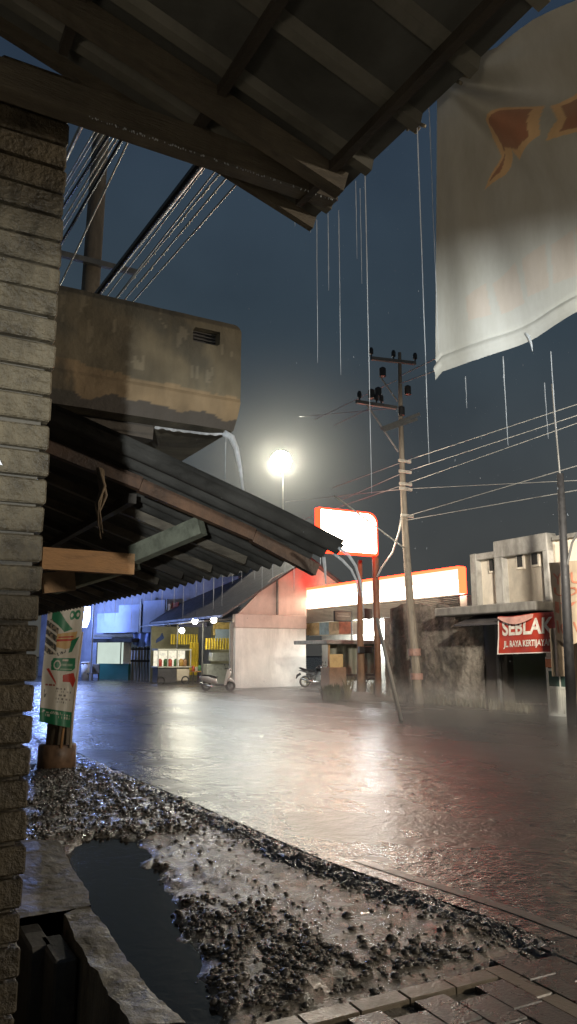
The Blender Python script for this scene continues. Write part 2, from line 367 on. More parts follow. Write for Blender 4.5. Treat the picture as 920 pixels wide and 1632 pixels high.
# loose gravel: countless stones
def rocks(mb,spots):
    base=[]
    for k in range(5):
        b=MB(); b.ball((0,0,0),1,8,5)
        base.append(([Vector(p)*(1+.28*noise.noise(Vector(p)*1.3+Vector((k*7,0,0)))) for p in b.v],b.f))
    for (t,s,r) in spots:
        vs,fs=random.choice(base); a=random.uniform(0,6.28); ca,sa=math.cos(a),math.sin(a)
        x,y,z=random.uniform(.8,1.25),random.uniform(.65,1),random.uniform(.45,.75); zz=max(ground_z(t,s),-.05)+r*random.uniform(-.1,.3)
        mb.add([(t+r*(p.x*x*ca-p.y*y*sa),s+r*(p.x*x*sa+p.y*y*ca),zz+r*p.z*z) for p in vs],fs)
def scatter(P,n,r0,r1):
    xs=[p[0] for p in P];ys=[p[1] for p in P];out=[]
    while len(out)<n:
        t,s=random.uniform(min(xs)-.1,max(xs)+.1),random.uniform(min(ys)-.1,max(ys)+.1); d=segd(t,s,P)
        if fbm(t*4.5,s*4.5,21)<random.uniform(-.45,.15): continue
        if (inpoly(t,s,P) and (d>.10 or random.random()<.45)) or (d<.12 and random.random()<.1): out.append((t,s,r0+(r1-r0)*random.random()**2.2))
    return out
sp=scatter(PILE,1500,.005,.030)+scatter(FARP,2700,.012,.030)+scatter(RIGHTP,150,.008,.036)
for _ in range(420):
    s=random.uniform(3.2,9); t=random.uniform(2.0,3.4); sp.append((t,s,random.choice((.007,.01,.012,.02))))
for _ in range(500):
    s=2.8+random.random()**1.5*6; sp.append((edge_t(s)+random.gauss(.02,.07),s,random.uniform(.008,.022)))
mb=MB(); rocks(mb,sp); mb.build('gravel',stone_m,smooth=True,kind='stuff',label='loose wet river gravel in heaps along the muddy verge',cat='gravel',origin=(0,0,0))
sp=[]
for _ in range(2000):
    s=2.4+random.random()**1.7*9; sp.append((edge_t(s)+random.gauss(.10,.10),s,random.uniform(.003,.011)))
def ridge_h(t,s):
    u=(t-edge_t(s)+.17)/.62; return -.035+.085*math.sin(max(0,min(1,u*1.9))*math.pi/2)*(1-.55*max(0,u-.5)/.5)
gz=ground_z; ground_z=lambda t,s: max(gz(t,s),ridge_h(t,s))
mb=MB(); rocks(mb,sp); mb.build('asphalt_crumbs',M('asphalt_crumb',(.05,.047,.042),.15,.5,11,.3,70,rvar=.08,spec=.9),smooth=True,kind='stuff',label='wet crumbs of broken asphalt along the road edge',cat='rubble',origin=(0,0,0))
ground_z=gz
for (px,py,r,lab) in ((247,1492,.058,'dark flat stone lying alone in the puddle'),(553,1464,.042,'round dark stone apart on the pale wet mud'),(421,1457,.036,'rounded stone at the upper tip of the gravel heap'),(208,1458,.030,'small dark stone breaking the puddle surface'),(455,1565,.045,'brown rounded stone on the near side of the gravel heap')):
    t,s,_=pz(px,py); mb=MB(); rocks(mb,[(t,s,r)]); mb.build('stone',stone_m,smooth=True,label=lab,cat='stone')
# falling rain: single drops in the near air
rq=random.Random(5); mb=MB()
for _ in range(2600):
    y=1.2+rq.random()**.8*9; x=rq.uniform(-.45,.45)*y; z_=rq.uniform(.1,1.8+.75*y); t_=x*CA+y*SA; s_=-x*SA+y*CA
    if t_<1.45 or (t_<2.75 and s_>3.7): continue
    r_=rq.uniform(.0007,.0014)
    mb.add([(t_-r_,s_,z_),(t_,s_-r_,z_),(t_+r_,s_,z_),(t_,s_+r_,z_),(t_,s_,z_+r_*5),(t_,s_,z_-r_*2)],[(0,1,4),(1,2,4),(2,3,4),(3,0,4),(1,0,5),(2,1,5),(3,2,5),(0,3,5)])
mb.build('rain',faint_m,kind='stuff',label='scattered raindrops falling over the street',cat='rain',origin=(0,0,0))
# drain beside the house
mb=MB()
def kerbtop(Q,z1=.05,z0=-.72):
    P=[(*pz(*q)[:2],z1) for q in Q]; mb.prism(P,(0,0,z0-z1))
def rough_strip(L_,R_,z1,mbx,nu=14,nv=60,seed=0,z0=-.72):
    def along(P,v):
        x=v*(len(P)-1);i=min(int(x),len(P)-2);k=x-i; return Vector((*P[i],0)).lerp(Vector((*P[i+1],0)),k)
    def fn(u,v):
        l,r=along(L_,v),along(R_,v); uu=u
        j=.022*fbm(v*7+seed,u*1.5,seed)
        p=l.lerp(r,min(1,max(0,(uu-.1)/.8)))
        edge=min(1,min(uu,1-uu)/.1)
        z=z1+.012*fbm(p.x*3,p.y*3,seed)+.002*fbm(p.x*17,p.y*17,seed)
        if uu<.1 or uu>.9: z=z0+(z1-z0)*(edge if edge>0 else 0)
        return (p.x+j,p.y+j,z)
    mbx.grid(fn,nu*2,nv*2)
P=lambda L:[pz(*q)[:2] for q in L]
dr=thing('drain_channel',(1.4,5.0,0),'open concrete drain with a broken wet rim beside the brick wall','drain')
m1=MB(); rough_strip(P([(100,1470),(128,1530),(165,1590),(205,1650)]),P([(142,1450),(186,1520),(236,1582),(298,1652)]),.05,m1,8,60,3)
m1.build('rim',wetconc_m,dr,smooth=False)
m2=MB(); rough_strip(P([(20,1348),(20,1400),(20,1450),(20,1480)]),P([(92,1350),(120,1400),(138,1432),(146,1456)]),.055,m2,14,40,8)
m2.build('slab',wetconc_m,dr)
for q in ((62,1500),(100,1520)):
    t,s,_=pz(q[0],q[1],.0); m3=MB(); m3.box(t-.07,t+.07,s-.1,s+.35,-.75,.0,.015); m3.build('pier',M('drain_concrete',(.10,.095,.085),.6,.5,5,.4,30,stain=.5),dr)
# paving in the lower right corner
pv=MB()
e1=Vector((*pz(773,1560)[:2],0)); e2=Vector((*pz(897,1628)[:2],0)); dx=(e2-e1).normalized(); dy=Vector((-dx.y,dx.x,0))
pale=M('pale_paver',(.15,.125,.09),.35,.3,8,.4,50); darkp=M('dark_paver',(.032,.03,.027),.3,.4,8,.5,60)
def paver(mb,o,lx,ly,z=.05):
    a,b=dx*lx,dy*ly; c=[o,o+a,o+a+b,o+b]; cen=(c[0]+c[2])/2; c=[cen+(q-cen)*.965 for q in c]
    top=[cen+(q-cen)*.975 for q in c]
    n=len(mb.v); z+=random.uniform(-.004,.004)
    mb.add([(q.x,q.y,-.05) for q in c]+[(q.x,q.y,z-.008) for q in c]+[(q.x,q.y,z) for q in top],
      [(8,9,10,11)]+[(i,(i+1)%4,(i+1)%4+4,i+4) for i in range(4)]+[(i+4,(i+1)%4+4,(i+1)%4+8,i+8) for i in range(4)])
w=.12
m_p=MB();m_d=MB()
for k in range(8): paver(m_p,e1+dx*(.42*k-.02),.42,w)
for k in range(5):
    for j in range(3): paver(m_d,e1+dx*(.33*k+(.12 if j%2 else 0)-.1)+dy*(w+.2*j),.33,.2)
for k in range(12):
    for j in range(4): paver(m_d,e1-dy*(.2*(k+1))+dx*(.3*j+.14+(.1 if k%2 else 0)),.3,.2)
for k in range(9): paver(m_p,e1-dy*(.3*(k+1)),w,.3,.055)
m_d.build('pavement',darkp,kind='structure',origin=(3,3,0)); m_p.build('pavement_border',pale,kind='structure',origin=(3,3,0))

# ---------------------------------------------------------------- brick wall end, near left
bw=thing('brick_wall',(0,2.04,0),'rough brick wall end with deep joints at the left edge','wall')
mb=MB(); z=-.72; row=0; S0=2.04
while z<3.42:
    h=.066+tri_noise(.003); x=.392+tri_noise(.003)-(.0 if row%2 else .0); end=x; L0=(.40 if row%2 else .20)
    while end>-1.3:
        Lb=L0+tri_noise(.008); L0=.40
        j=tri_noise(.004); n0=len(mb.v); mb.box(end-Lb,end,S0-.01+j,S0+.105+j,z,z+h,.005)
        for i in range(n0,len(mb.v)):
            p=Vector(mb.v[i]); o=noise.noise_vector(p*23)*.0035; mb.v[i]=(p.x+o.x,p.y+o.y,p.z+o.z)
        if row>0:
            pass
        end-=Lb+.006
    # the side that faces the street
    q=S0+.118
    while q<2.6:
        mb.box(.392-.1+tri_noise(.004),.392+tri_noise(.004),q,q+.2,z,z+h,.006); q+=.213
    z+=.0765; row+=1
mb.build('bricks',brick_m,bw)
mb=MB(); mb.box(-1.35,.37,S0+.014,2.62,-.75,3.43); mb.build('mortar',mortar_m,bw)
t,s,z=ps(3,712,2.02); MB().grid(lambda u,v:(t-.10+(.105-.04*v)*u,2.018-.008*math.sin(3*u),z-.03+.07*v-.02*u),4,4).build('torn_paper',M('paper',(.7,.72,.72),.6,.1),label='torn scrap of white paper stuck on the brick wall',cat='paper')

# ---------------------------------------------------------------- eave of the house, overhead
TE,ZE,SL,SC=1.25,3.295,.30,2.086
PURL=(1.145,.765,.355,-.06)
rz=lambda t:ZE+SL*(TE-t)
er=thing('eave_roof',(0,1,3.3),'timber framed eave of metal sheets overhanging from above','roof')
def sheet_profile(x,pitch,h):
    p=(x/pitch)%1.0
    return h*max(0,min(1,(.5-abs(p-.5)*1)/.08-1.6)) if False else (h if .0<=p<.13 else 0)
mb=MB(); ss=[]; q=-3.0
while q<SC-.001:
    ss+= [(q,0),(q+.012,.028),(q+.046,.028),(q+.058,0)]; q+=.235
ss=[e for e in ss if e[0]<SC-.03]+[(SC,0)]
NT=20
vs=[];fs=[]
for j in range(NT+1):
    t=TE-.0+(-2.6)*j/NT
    for (q,h) in ss: vs.append((t+ (.012*noise.noise(Vector((q*4,0,0))) if j==0 else 0),q,rz(t)-h*1.0+.004+.004*noise.noise(Vector((q*2,t*2,0)))))
w_=len(ss)
for j in range(NT):
    for i in range(w_-1): fs.append((j*w_+i,j*w_+i+1,(j+1)*w_+i+1,(j+1)*w_+i))
mb.add(vs,fs); sh=mb.build('roof_sheet',soffit_m,er)
sh.data.materials.append(M('lit_rib',(.20,.19,.155),.5,.4,4,.15,40,stain=.35))  # same sheet; ribs coloured lighter for the light they catch
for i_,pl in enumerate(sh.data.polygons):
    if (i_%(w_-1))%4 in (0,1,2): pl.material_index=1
for tt in PURL:
    mb=MB(); mb.beam((tt,-3,rz(tt)-.042),(tt,SC-.10,rz(tt)-.042),.026,.03); mb.build('purlin',darktimber_m,er)
# rafter and tie beam
mb=MB(); mb.beam((-1.3,1.80,rz(-1.3)-.095),(1.195,1.80,rz(1.195)-.06),.05,.07); mb.build('rafter',timber_m,er)
mb=MB(); mb.beam((-1.3,.55,rz(-1.3)-.11),(1.20,.55,rz(1.20)-.11),.05,.07); mb.build('rafter',timber_m,er)
mb=MB(); mb.beam((-1.3,1.93,3.318),(1.245,1.93,3.318),.06,.085); tb=mb.build('tie_beam',timber_m,er)
mb=MB()
for tt in (1.2,1.245):
    for zz in (3.295,3.335): mb.tube([(tt,1.898,zz),(tt,1.893,zz)],.006,6)
mb.build('nails',steel_m,tb)
mb=MB(); mb.beam((-1.2,SC-.02,rz(-1.2)-.005),(1.25,SC-.02,ZE-.012),.025,.06); mb.build('barge_board',timber_m,er)
# droplets clinging to the beam
mb=MB(); r_=random.Random(3)
for k in range(120):
    t=r_.uniform(.42,1.24); mb.ball((t,1.90+r_.uniform(-.001,.006),3.275-.003),r_.uniform(.001,.0024),6,4,(1,1,1.5))
mb.build('droplets',M('water_drop',(.55,.57,.58),.05,.05,5,0),tb)
# rope scraps on the eave edge
def rope(px,py,lab,n=3,seed=1):
    rr=random.Random(seed); t0,s0,z0=pt(px,py,1.262); mb=MB()
    for k in range(n):
        s=s0+rr.uniform(-.03,.03); pts=[]
        for i in range(9): pts.append((1.268+.008*math.sin(i*1.7+k),s+.018*math.sin(i*1.1+k*2)-.006*i,z0+.02-.009*i+.006*math.sin(i*2+k)))
        mb.tube(pts,.0055,6)
    mb.build('rope_scrap',M('rope_fibre',(.30,.25,.17),.8,.3,60,.4,120),label=lab,cat='rope',smooth=True)
rope(640,200,'frayed pale rope knotted over the middle of the eave edge',4,4)
rope(713,118,'short tan rope scrap tied where the banner meets the eave',2,9)

# ---------------------------------------------------------------- big cloth banner hanging from the eave (seen from behind)
BT=1.30
def shape(L): return [(-pt(x,y,BT)[1],pt(x,y,BT)[2]) for x,y in L]
OUT1=shape([(766,300),(790,245),(779,217),(785,198),(815,178),(862,165),(876,222),(826,254),(816,240),(806,262),(797,276)])
IN1=shape([(774,288),(797,240),(790,200),(815,184),(850,174),(858,225),(828,240),(800,232),(790,270)])
OUT2=shape([(870,165),(930,130),(960,200),(884,231),(893,193)])
IN2=shape([(886,165),(930,140),(950,195),(903,214),(905,190)])
LOW=[shape(L) for L in ([(745,475),(770,450),(778,500),(748,512)],[(778,450),(815,415),(825,480),(790,498)],[(826,412),(862,385),(868,455),(832,470)],[(870,388),(905,362),(912,435),(875,450)],[(908,360),(950,330),(960,410),(914,430)])]
TOPL=shape([(697,130),(740,108),(800,80),(860,38),(925,5)]); BOTL=shape([(694,606),(705,592),(760,572),(840,533),(925,486)])
def lin(P,u):
    if u<=P[0][0]: return P[0][1]
    for (a,x),(b,y) in zip(P,P[1:]):
        if u<=b: return x+(y-x)*(u-a)/(b-a)
    (a,x),(b,y)=P[-2:]; return P[-1][1]
U0=TOPL[0][0]; UB=BOTL[0][0]
bn=thing('cloth_banner',(BT,1.4,2.5),'large dirty white cloth banner with mirrored letters tied to the eave corner','banner')
NU,NV=330,330
def banner(u,v):
    uu=u*1.35; u_left=UB+(U0-UB)*v
    U=u_left+uu; zt=lin(TOPL,U if v>.5 else max(U,U0)); zb=lin(BOTL,U)
    z=zb+(zt-zb)*v
    # creases fanning out from the tied corner
    dx_,dz=uu,max(1e-3,TOPL[0][1]-z+.0); r=math.hypot(dx_,dz); an=math.atan2(dz,dx_+1e-4)
    cre=.075*math.exp(-r*2.4)*math.sin(an*12+.7)*min(1,r*8)+.026*math.exp(-r*1.1)*math.sin(an*21)*min(1,r*4)
    n=.018*noise.noise(Vector((U*2.2,z*1.2,1)))+.006*noise.noise(Vector((U*9,z*2,4)))
    hem=.006*math.exp(-((v-.035)/.012)**2)-.004*math.exp(-((v-.055)/.006)**2)
    e_=min(1,uu*4); e_=e_*e_*(3-2*e_)
    return (BT+(cre+n*min(1,r*5)+(.03*(1-v)**2)*math.sin(U*4))*e_-hem,-U,z)
mb=MB(); mb.grid(banner,NU,NV)
bo=mb.build('cloth',PAINT('banner_cloth',.6,.06,.12,70),bn,smooth=True)
cols=[]
CL=(.56,.54,.48);ORR=(.52,.21,.12);PALE=(.90,.60,.32)
for j in range(NV+1):
    for i in range(NU+1):
        p=mb.v[j*(NU+1)+i]; U,z=-p[1],p[2]; c=CL
        if inpoly(U,z,OUT1) or inpoly(U,z,OUT2):
            c=PALE
            if inpoly(U,z,IN1) or inpoly(U,z,IN2):
                k=.5+.5*noise.noise(Vector((U*14,z*14,0))); c=tuple(a*k+b*(1-k) for a,b in zip(ORR,(.5,.3,.2)))
        else:
            for Lp in LOW:
                if inpoly(U,z,Lp): c=(.60,.52,.44)
        cols.append(c)
setpaint(bo,cols)
mb=MB(); mb.tube([(BT-.03,-U0+.0,TOPL[0][1]+.03),(BT-.01,-U0-.004,TOPL[0][1]+.005),(BT,-U0-.02,TOPL[0][1]-.01)],.006,6); mb.build('tie',M('rope_fibre2',(.35,.3,.2),.8),bn)

# ---------------------------------------------------------------- rain running off the eaves
def stream(p,q,r,mat,label,group,wob=.0009,n=14,name='water_stream'):
    p,q=Vector(p),Vector(q); pts=[];rs=[]
    for i in range(n+1):
        k=i/n; o=noise.noise_vector(Vector((p.x*31,p.y*31,k*6)))*wob*min(1,k*3); e=p.lerp(q,k); pts.append((e.x+o.x,e.y+o.y,e.z)); rs.append(r*(.5+.5*abs(noise.noise(Vector((k*9,p.y*50,1))))+.25*(1-k))*(1-.5*max(0,k-.8)/.2))
    mb=MB(); mb.tube(pts,rs,6); return mb.build(name,mat,smooth=True,label=label,cat='water stream',group=group)
EG='thin threads of rainwater falling off the near eave'
for px,y0,y1,k in ((495,352,372,1),(470,322,362,1),(505,350,580,1),(523,340,465,1.1),(540,335,600,1.1),(567,288,415,1),(574,300,455,.8),(582,278,790,1.2),(665,195,745,1.3),(684,170,570,1),(789,40,58,1)):
    a=pt(px,y0,1.262); b=pt(px-1 if px>460 else px,y1,1.262); b=(a[0],a[1],b[2]); stream(a,b,.0013*k,stream_m,'thin thread of rainwater falling straight off the near eave',EG)
BG='thin threads of rainwater falling below the cloth banner'
for px,y0,y1 in ((742,600,650),(802,568,712),(878,560,690),(868,610,700)):
    a=pt(px,y0,1.33); b=pt(px+4,y1,1.33); b=(a[0],a[1],b[2]); stream(a,b,.0014,faint_m if px in (742,868) else stream_m,'thin thread of rainwater falling below the cloth banner',BG)
mb=MB(); pts=[pt(x,y,1.33) for x,y in ((838,531),(843,537),(847,548),(849,560))]; mb.tube(pts,[.004,.0035,.0025,.001],6); mb.build('water_stream',pour_m,smooth=True,label='short curved spurt of water pouring off the banner hem',cat='water stream')

# ---------------------------------------------------------------- neighbour's lean-to roof
NS,NTE,NZE=3.874,2.557,2.45
PROF=[(-.6,3.42),(.3,3.18),(.74,3.03),(1.304,2.86),(2.029,2.62),(2.557,2.425)]
def nz(t):
    for (a,x),(b,y) in zip(PROF,PROF[1:]):
        if t<=b: return x+(y-x)*(t-a)/(b-a)
    return 2.45
nr=thing('lean_to_roof',(1.5,6,2.4),'dark corrugated lean-to roof on rafters beside the brick wall','roof')
mb=MB(); SE=16.0; pitch=.185
nsN=int((SE-NS)/pitch*8)
def nsheet(u,v):
    s=NS+(SE-NS)*u; t=-.6+(NTE+.6)*v; w=.024*math.cos((s-NS)/pitch*2*math.pi)
    st=.012*((t*2.4)%1.0)
    return (t+ (.012*noise.noise(Vector((s*5,0,0))) if v>.97 else 0),s,nz(t)+w-.0*st+.012*noise.noise(Vector((s*.8,t,0))))
mb.grid(nsheet,nsN,16); mb.build('corrugated_sheet',asb_m,nr,smooth=True)
mb=MB(); mb.grid(lambda u,v:(lambda p:(p[0],p[1],p[2]+.028))(nsheet(u,v)),nsN,16); mb.build('upper_skin',asb_m,nr,smooth=True)
# battens along the slope, seen as dark stripes
s=NS+.35; k=0
while s<12:
    mb=MB(); mb.beam((.2,s,nz(.2)-.07),(NTE-.22,s,nz(NTE-.22)-.06),.05,.06); mb.build('rafter',timber_m if k%3 else darktimber_m,nr); s+=.62; k+=1
# barge rafter at the gable edge
mb=MB()
for (a,x),(b,y) in zip(PROF[1:],PROF[2:]): mb.beam((a,NS+.22,x-.12),(b-.08 if b>2.5 else b,NS+.22,y-.11),.05,.075)
mb.build('gable_rafter',M('orange_timber',(.12,.06,.03),.6,.7,3,.5,30,stain=.85),nr)
mb=MB(); a=ps(66,890,4.6); b=ps(212,900,4.6); mb.beam(a,b,.07,.13); mb.build('cross_beam',palewood_m,nr)
mb=MB(); mb.beam(ps(322,838,NS+.35),ps(212,885,NS+.75),.08,.11); mb.beam(ps(218,895,NS+.9),ps(85,935,NS+1.3),.08,.10); mb.build('wall_plate',greenwood_m,nr)
mb=MB(); a=ps(68,930,5.0); b=ps(118,925,5.0); mb.beam(a,b,.07,.13); mb.build('bracket',M('mid_timber',(.30,.19,.10),.6,.4,6,.4),nr)
mb=MB(); mb.beam((.6,NS+.5,2.86),(.6,12,2.86),.06,.08); mb.beam((1.35,NS+.5,2.72),(1.35,12,2.72),.05,.06); mb.build('purlin',darktimber_m,nr)
mb=MB(); pts=[ps(x,y,4.0) for x,y in ((160,745),(166,775),(158,800),(162,840))]; 
for k in range(5): mb.tube([(p[0]+.012*math.sin(k*2.1+i*1.3)+.006*k-.01,p[1]+.01*k,p[2]-.015*k*(i>0)) for i,p in enumerate(pts)],[.009,.012,.006,.002],6)
mb.build('rag',M('brown_rag',(.14,.10,.06),.8,.4,20,.4),smooth=True,label='brown twisted rag hanging under the lean-to rafters',cat='rag')
# supporting house wall behind (dark, mostly hidden by the brick wall)
MB().box(-2.2,.25,4.4,13,-.75,3.3).build('house_wall',M('dark_house_wall',(.08,.07,.055),.8,.3),label='dark side wall of the house under the lean-to roof',cat='wall')
# streams along its eave
LG='rows of short rain threads dripping off the lean-to eave'
rr=random.Random(11); px=150
while px<525:
    ytop=870+(550-px)*.218; a=pt(px,ytop+2,NTE+.005); ln=rr.uniform(18,58); b=pt(px,ytop+ln,NTE+.005); b=(a[0],a[1],b[2])
    stream(a,b,rr.uniform(.0016,.0036),pour_m if rr.random()<.6 else stream_m,'short thread of rainwater dripping off the lean-to eave',LG,.0012,6); px+=rr.uniform(11,24)
def pour(Lp,plane,val,rs,label,mat=pour_m,n=1):
    mb=MB()
    for k in range(n):
        pts=[(pt if plane=='t' else ps)(x+k*5,y+k*3,val+k*.02) for x,y in Lp]; mb.tube(pts,rs,7)
    return mb.build('water_stream',mat,smooth=True,label=label,cat='water stream')
pour([(540,873),(556,885),(567,902),(574,925),(578,955),(581,985)],'s',NS+.02,[.010,.010,.009,.008,.006,.002],'outer arc of water pouring from the tip of the lean-to roof')
pour([(532,882),(546,893),(560,908),(568,925),(573,950)],'s',NS+.12,[.009,.009,.008,.007,.002],'inner arc of water pouring beside the tip of the lean-to roof')
pour([(516,888),(518,905),(520,935)],'s',NS+.3,[.012,.010,.003],'short water spout next to the lean-to roof tip')

# ---------------------------------------------------------------- concrete gutter parapet above it
cb=thing('concrete_parapet',(1.2,3.93,3.1),'stained concrete parapet box with a small square vent above the lean-to roof','parapet')
BS=3.925; a=ps(385,522,BS); zt,zb,tr=3.765,3.09,a[0]
def rr_poly():
    P=[(-.5,zb+.04),(tr-.16,zb-.01),(tr-.03,zb+.0),(tr-.012,zb+.10),(tr,zt-.06),(tr-.02,zt-.015),(tr-.06,zt),(-.5,zt)]
    return P
v0=ps(310,522,BS); v1=ps(347,551,BS)
mb=MB()
def facegrid(u,v):
    t=-.5+(tr+.5)*u; z=zb+(zt-zb)*v
    if t>tr-.05 and z>zt-.05:
        d=math.hypot(t-(tr-.05),z-(zt-.05))
        if d>.05: t=tr-.05+(t-tr+.05)*.05/d; z=zt-.05+(z-zt+.05)*.05/d
    t-= (.05*max(0,(.35-v)/.35)**1.5)*(u**6)
    out=0
    out-=.012*max(0,min(1,(.30-v)/.03))                    # thicker lower band
    out+=.004*fbm(t*6,z*6,1)
    if v0[0]<t<v1[0] and v1[2]<z<v0[2]: out+=.09
    return (t,BS+out,z)
mb.grid(facegrid,150,60); fo_=mb.build('face',PAINT('worn_plaster',.8,0,.6,45),cb)
def wear(t,z):
    v=(z-zb)/(zt-zb); n1=fbm(t*2.3,z*2.3,3); n2=fbm(t*9,z*5,5); n3=fbm(t*22,z*4,8)
    c=Vector((.135,.11,.068))*(1+.5*n1+.25*n2)
    edge=.33+.05*math.sin(t*2.1)+.04*n1+.02*n2
    if v<edge: c=Vector((.22,.155,.085))*(1+.25*n1+.25*n2)
    if v<.12+.04*n2+.04*fbm(t*3,1,1): c=Vector((.06,.05,.04))
    k=max(0,min(1,(n1*1.2+.25*n3+(v-.55)*.7+(1.0-t)*.45)*1.6)); c=c.lerp(Vector((.06,.055,.04)),min(.8,k))
    if n3>.5 and v>.4: c=c.lerp(Vector((.30,.25,.17)),.3)
    if v>.965: c=c*.5
    return tuple(c)
setpaint(fo_,[wear(p[0],p[2]) for p in mb.v])
mb=MB(); P_=[(t,BS+.03,z) for t,z in rr_poly()]; P_=[(min(t,tr-.004),s,z) for t,s,z in P_]
mb.prism([(-.5,BS+.11,zb),(tr-.05,BS+.11,zb+.005),(tr-.02,BS+.11,zb+.12),(tr-.01,BS+.11,zt-.05),(tr-.06,BS+.11,zt-.005),(-.5,BS+.11,zt-.005)],(0,3.0,0)); mb.build('body',conc_m,cb)
mb=MB()
def side(u,v):
    p=facegrid(1,v); return (p[0],p[1]+.115*u,p[2])
mb.grid(side,4,60); mb.grid(lambda u,v:(lambda p:(p[0],p[1]+.115*v,p[2]))(facegrid(u,1)),60,2); mb.grid(lambda u,v:(lambda p:(p[0],p[1]+.115*v,p[2]))(facegrid(u,0)),60,2)
mb.build('edge',conc_m,cb)
mb=MB(); mb.box(v0[0]-.005,v1[0]+.005,BS+.05,BS+.056,v1[2]-.005,v0[2]+.005)
for k in range(4):
    z=v1[2]+(v0[2]-v1[2])*(k+.5)/4; mb.beam((v0[0],BS+.04,z),(v1[0],BS+.04,z),.02,.006)
mb.build('vent',M('vent_rust',(.035,.03,.026),.7,.4,30,.5),cb)
mb=MB(); a=ps(120,668,4.1); b=ps(240,692,4.1); mb.beam(a,b,.1,.09); mb.beam(ps(150,655,4.15),ps(215,668,4.15),.1,.07); mb.build('timber_block',darktimber_m,label='dark timber block wedged under the concrete parapet',cat='timber')
pts=[(245,683),(280,688),(330,694),(362,694)]; mb=MB()
P1=[ps(x,y,BS+.01) for x,y in pts]; mb.grid(lambda u,v:(lambda p,q:tuple(p[i]+(q[i]-p[i])*v for i in range(3)))((P1[0][0]+(P1[-1][0]-P1[0][0])*u,BS-.01,lin([(e[0],e[2]) for e in P1],P1[0][0]+(P1[-1][0]-P1[0][0])*u)+.010),(P1[0][0]+(P1[-1][0]-P1[0][0])*u,BS-.005,lin([(e[0],e[2]) for e in P1],P1[0][0]+(P1[-1][0]-P1[0][0])*u)-.002-.010*noise.noise(Vector((u*14,0,0))))),40,3)
mb.build('water_sheet',pour_m,smooth=True,label='thin sheet of water running under the parapet edge',cat='water sheet')
pour([(357,690),(369,697),(377,715),(383,745),(388,782)],'s',BS,[.02,.021,.016,.012,.008],'thick spout of water pouring from the parapet corner')
a=ps(360,697,BS+.05); b=ps(360,765,BS+.05); stream(a,(a[0],a[1],b[2]),.004,stream_m,'fine thread of water beside the parapet spout',None)

# ---------------------------------------------------------------- utility pole with promotional banner, near left
PS_,PTT=12.627,2.838
up=thing('utility_pole',(PTT,PS_,0),'brown concrete utility pole with round base behind the promotional banner','utility pole')
mb=MB(); mb.tube([(PTT,PS_,-.05),(PTT+.1,PS_,5),(PTT+.22,PS_,13.5)],[.19,.17,.14],18); mb.build('shaft',polec_m,up,smooth=True)
mb=MB(); mb.tube([(PTT,PS_,-.05),(PTT,PS_,.36),(PTT,PS_,.38)],[.30,.29,.27],22); mb.build('base',M('rusty_collar',(.20,.12,.07),.5,.5,9,.3,30,stain=.5),up,smooth=True)
for zz in (8.6,7.1): mb=MB(); mb.beam((PTT-.9,PS_-.2,zz),(PTT+.9,PS_-.2,zz),.08,.1); mb.build('crossarm',steel_m,up)
FS=PS_-.42
fb=thing('promotional_banner',(PTT,FS,.5),'tall white and green promotional banner leaning on stakes by the pole','banner')
c4=[ps(x,y,FS) for x,y in ((62,1150),(112,1160),(134,972),(76,978))]
def flag(u,v):
    b=Vector(c4[0]).lerp(Vector(c4[1]),u); t=Vector(c4[3]).lerp(Vector(c4[2]),u); p=b.lerp(t,v*1.1)
    return (p.x,p.y+.018*math.sin(u*9+v*2)+.02*noise.noise(Vector((u*3,v*4,0)))+.02*math.sin(v*5),p.z)
mb=MB(); mb.grid(flag,110,280); fo=mb.build('cloth',PAINT('flag_cloth',.45,.25,.1,60),fb,smooth=True)
Wc,Gc,Rc,Yc,Kc=(.72,.68,.58),(.02,.22,.10),(.55,.05,.03),(.70,.45,.18),(.07,.07,.06)
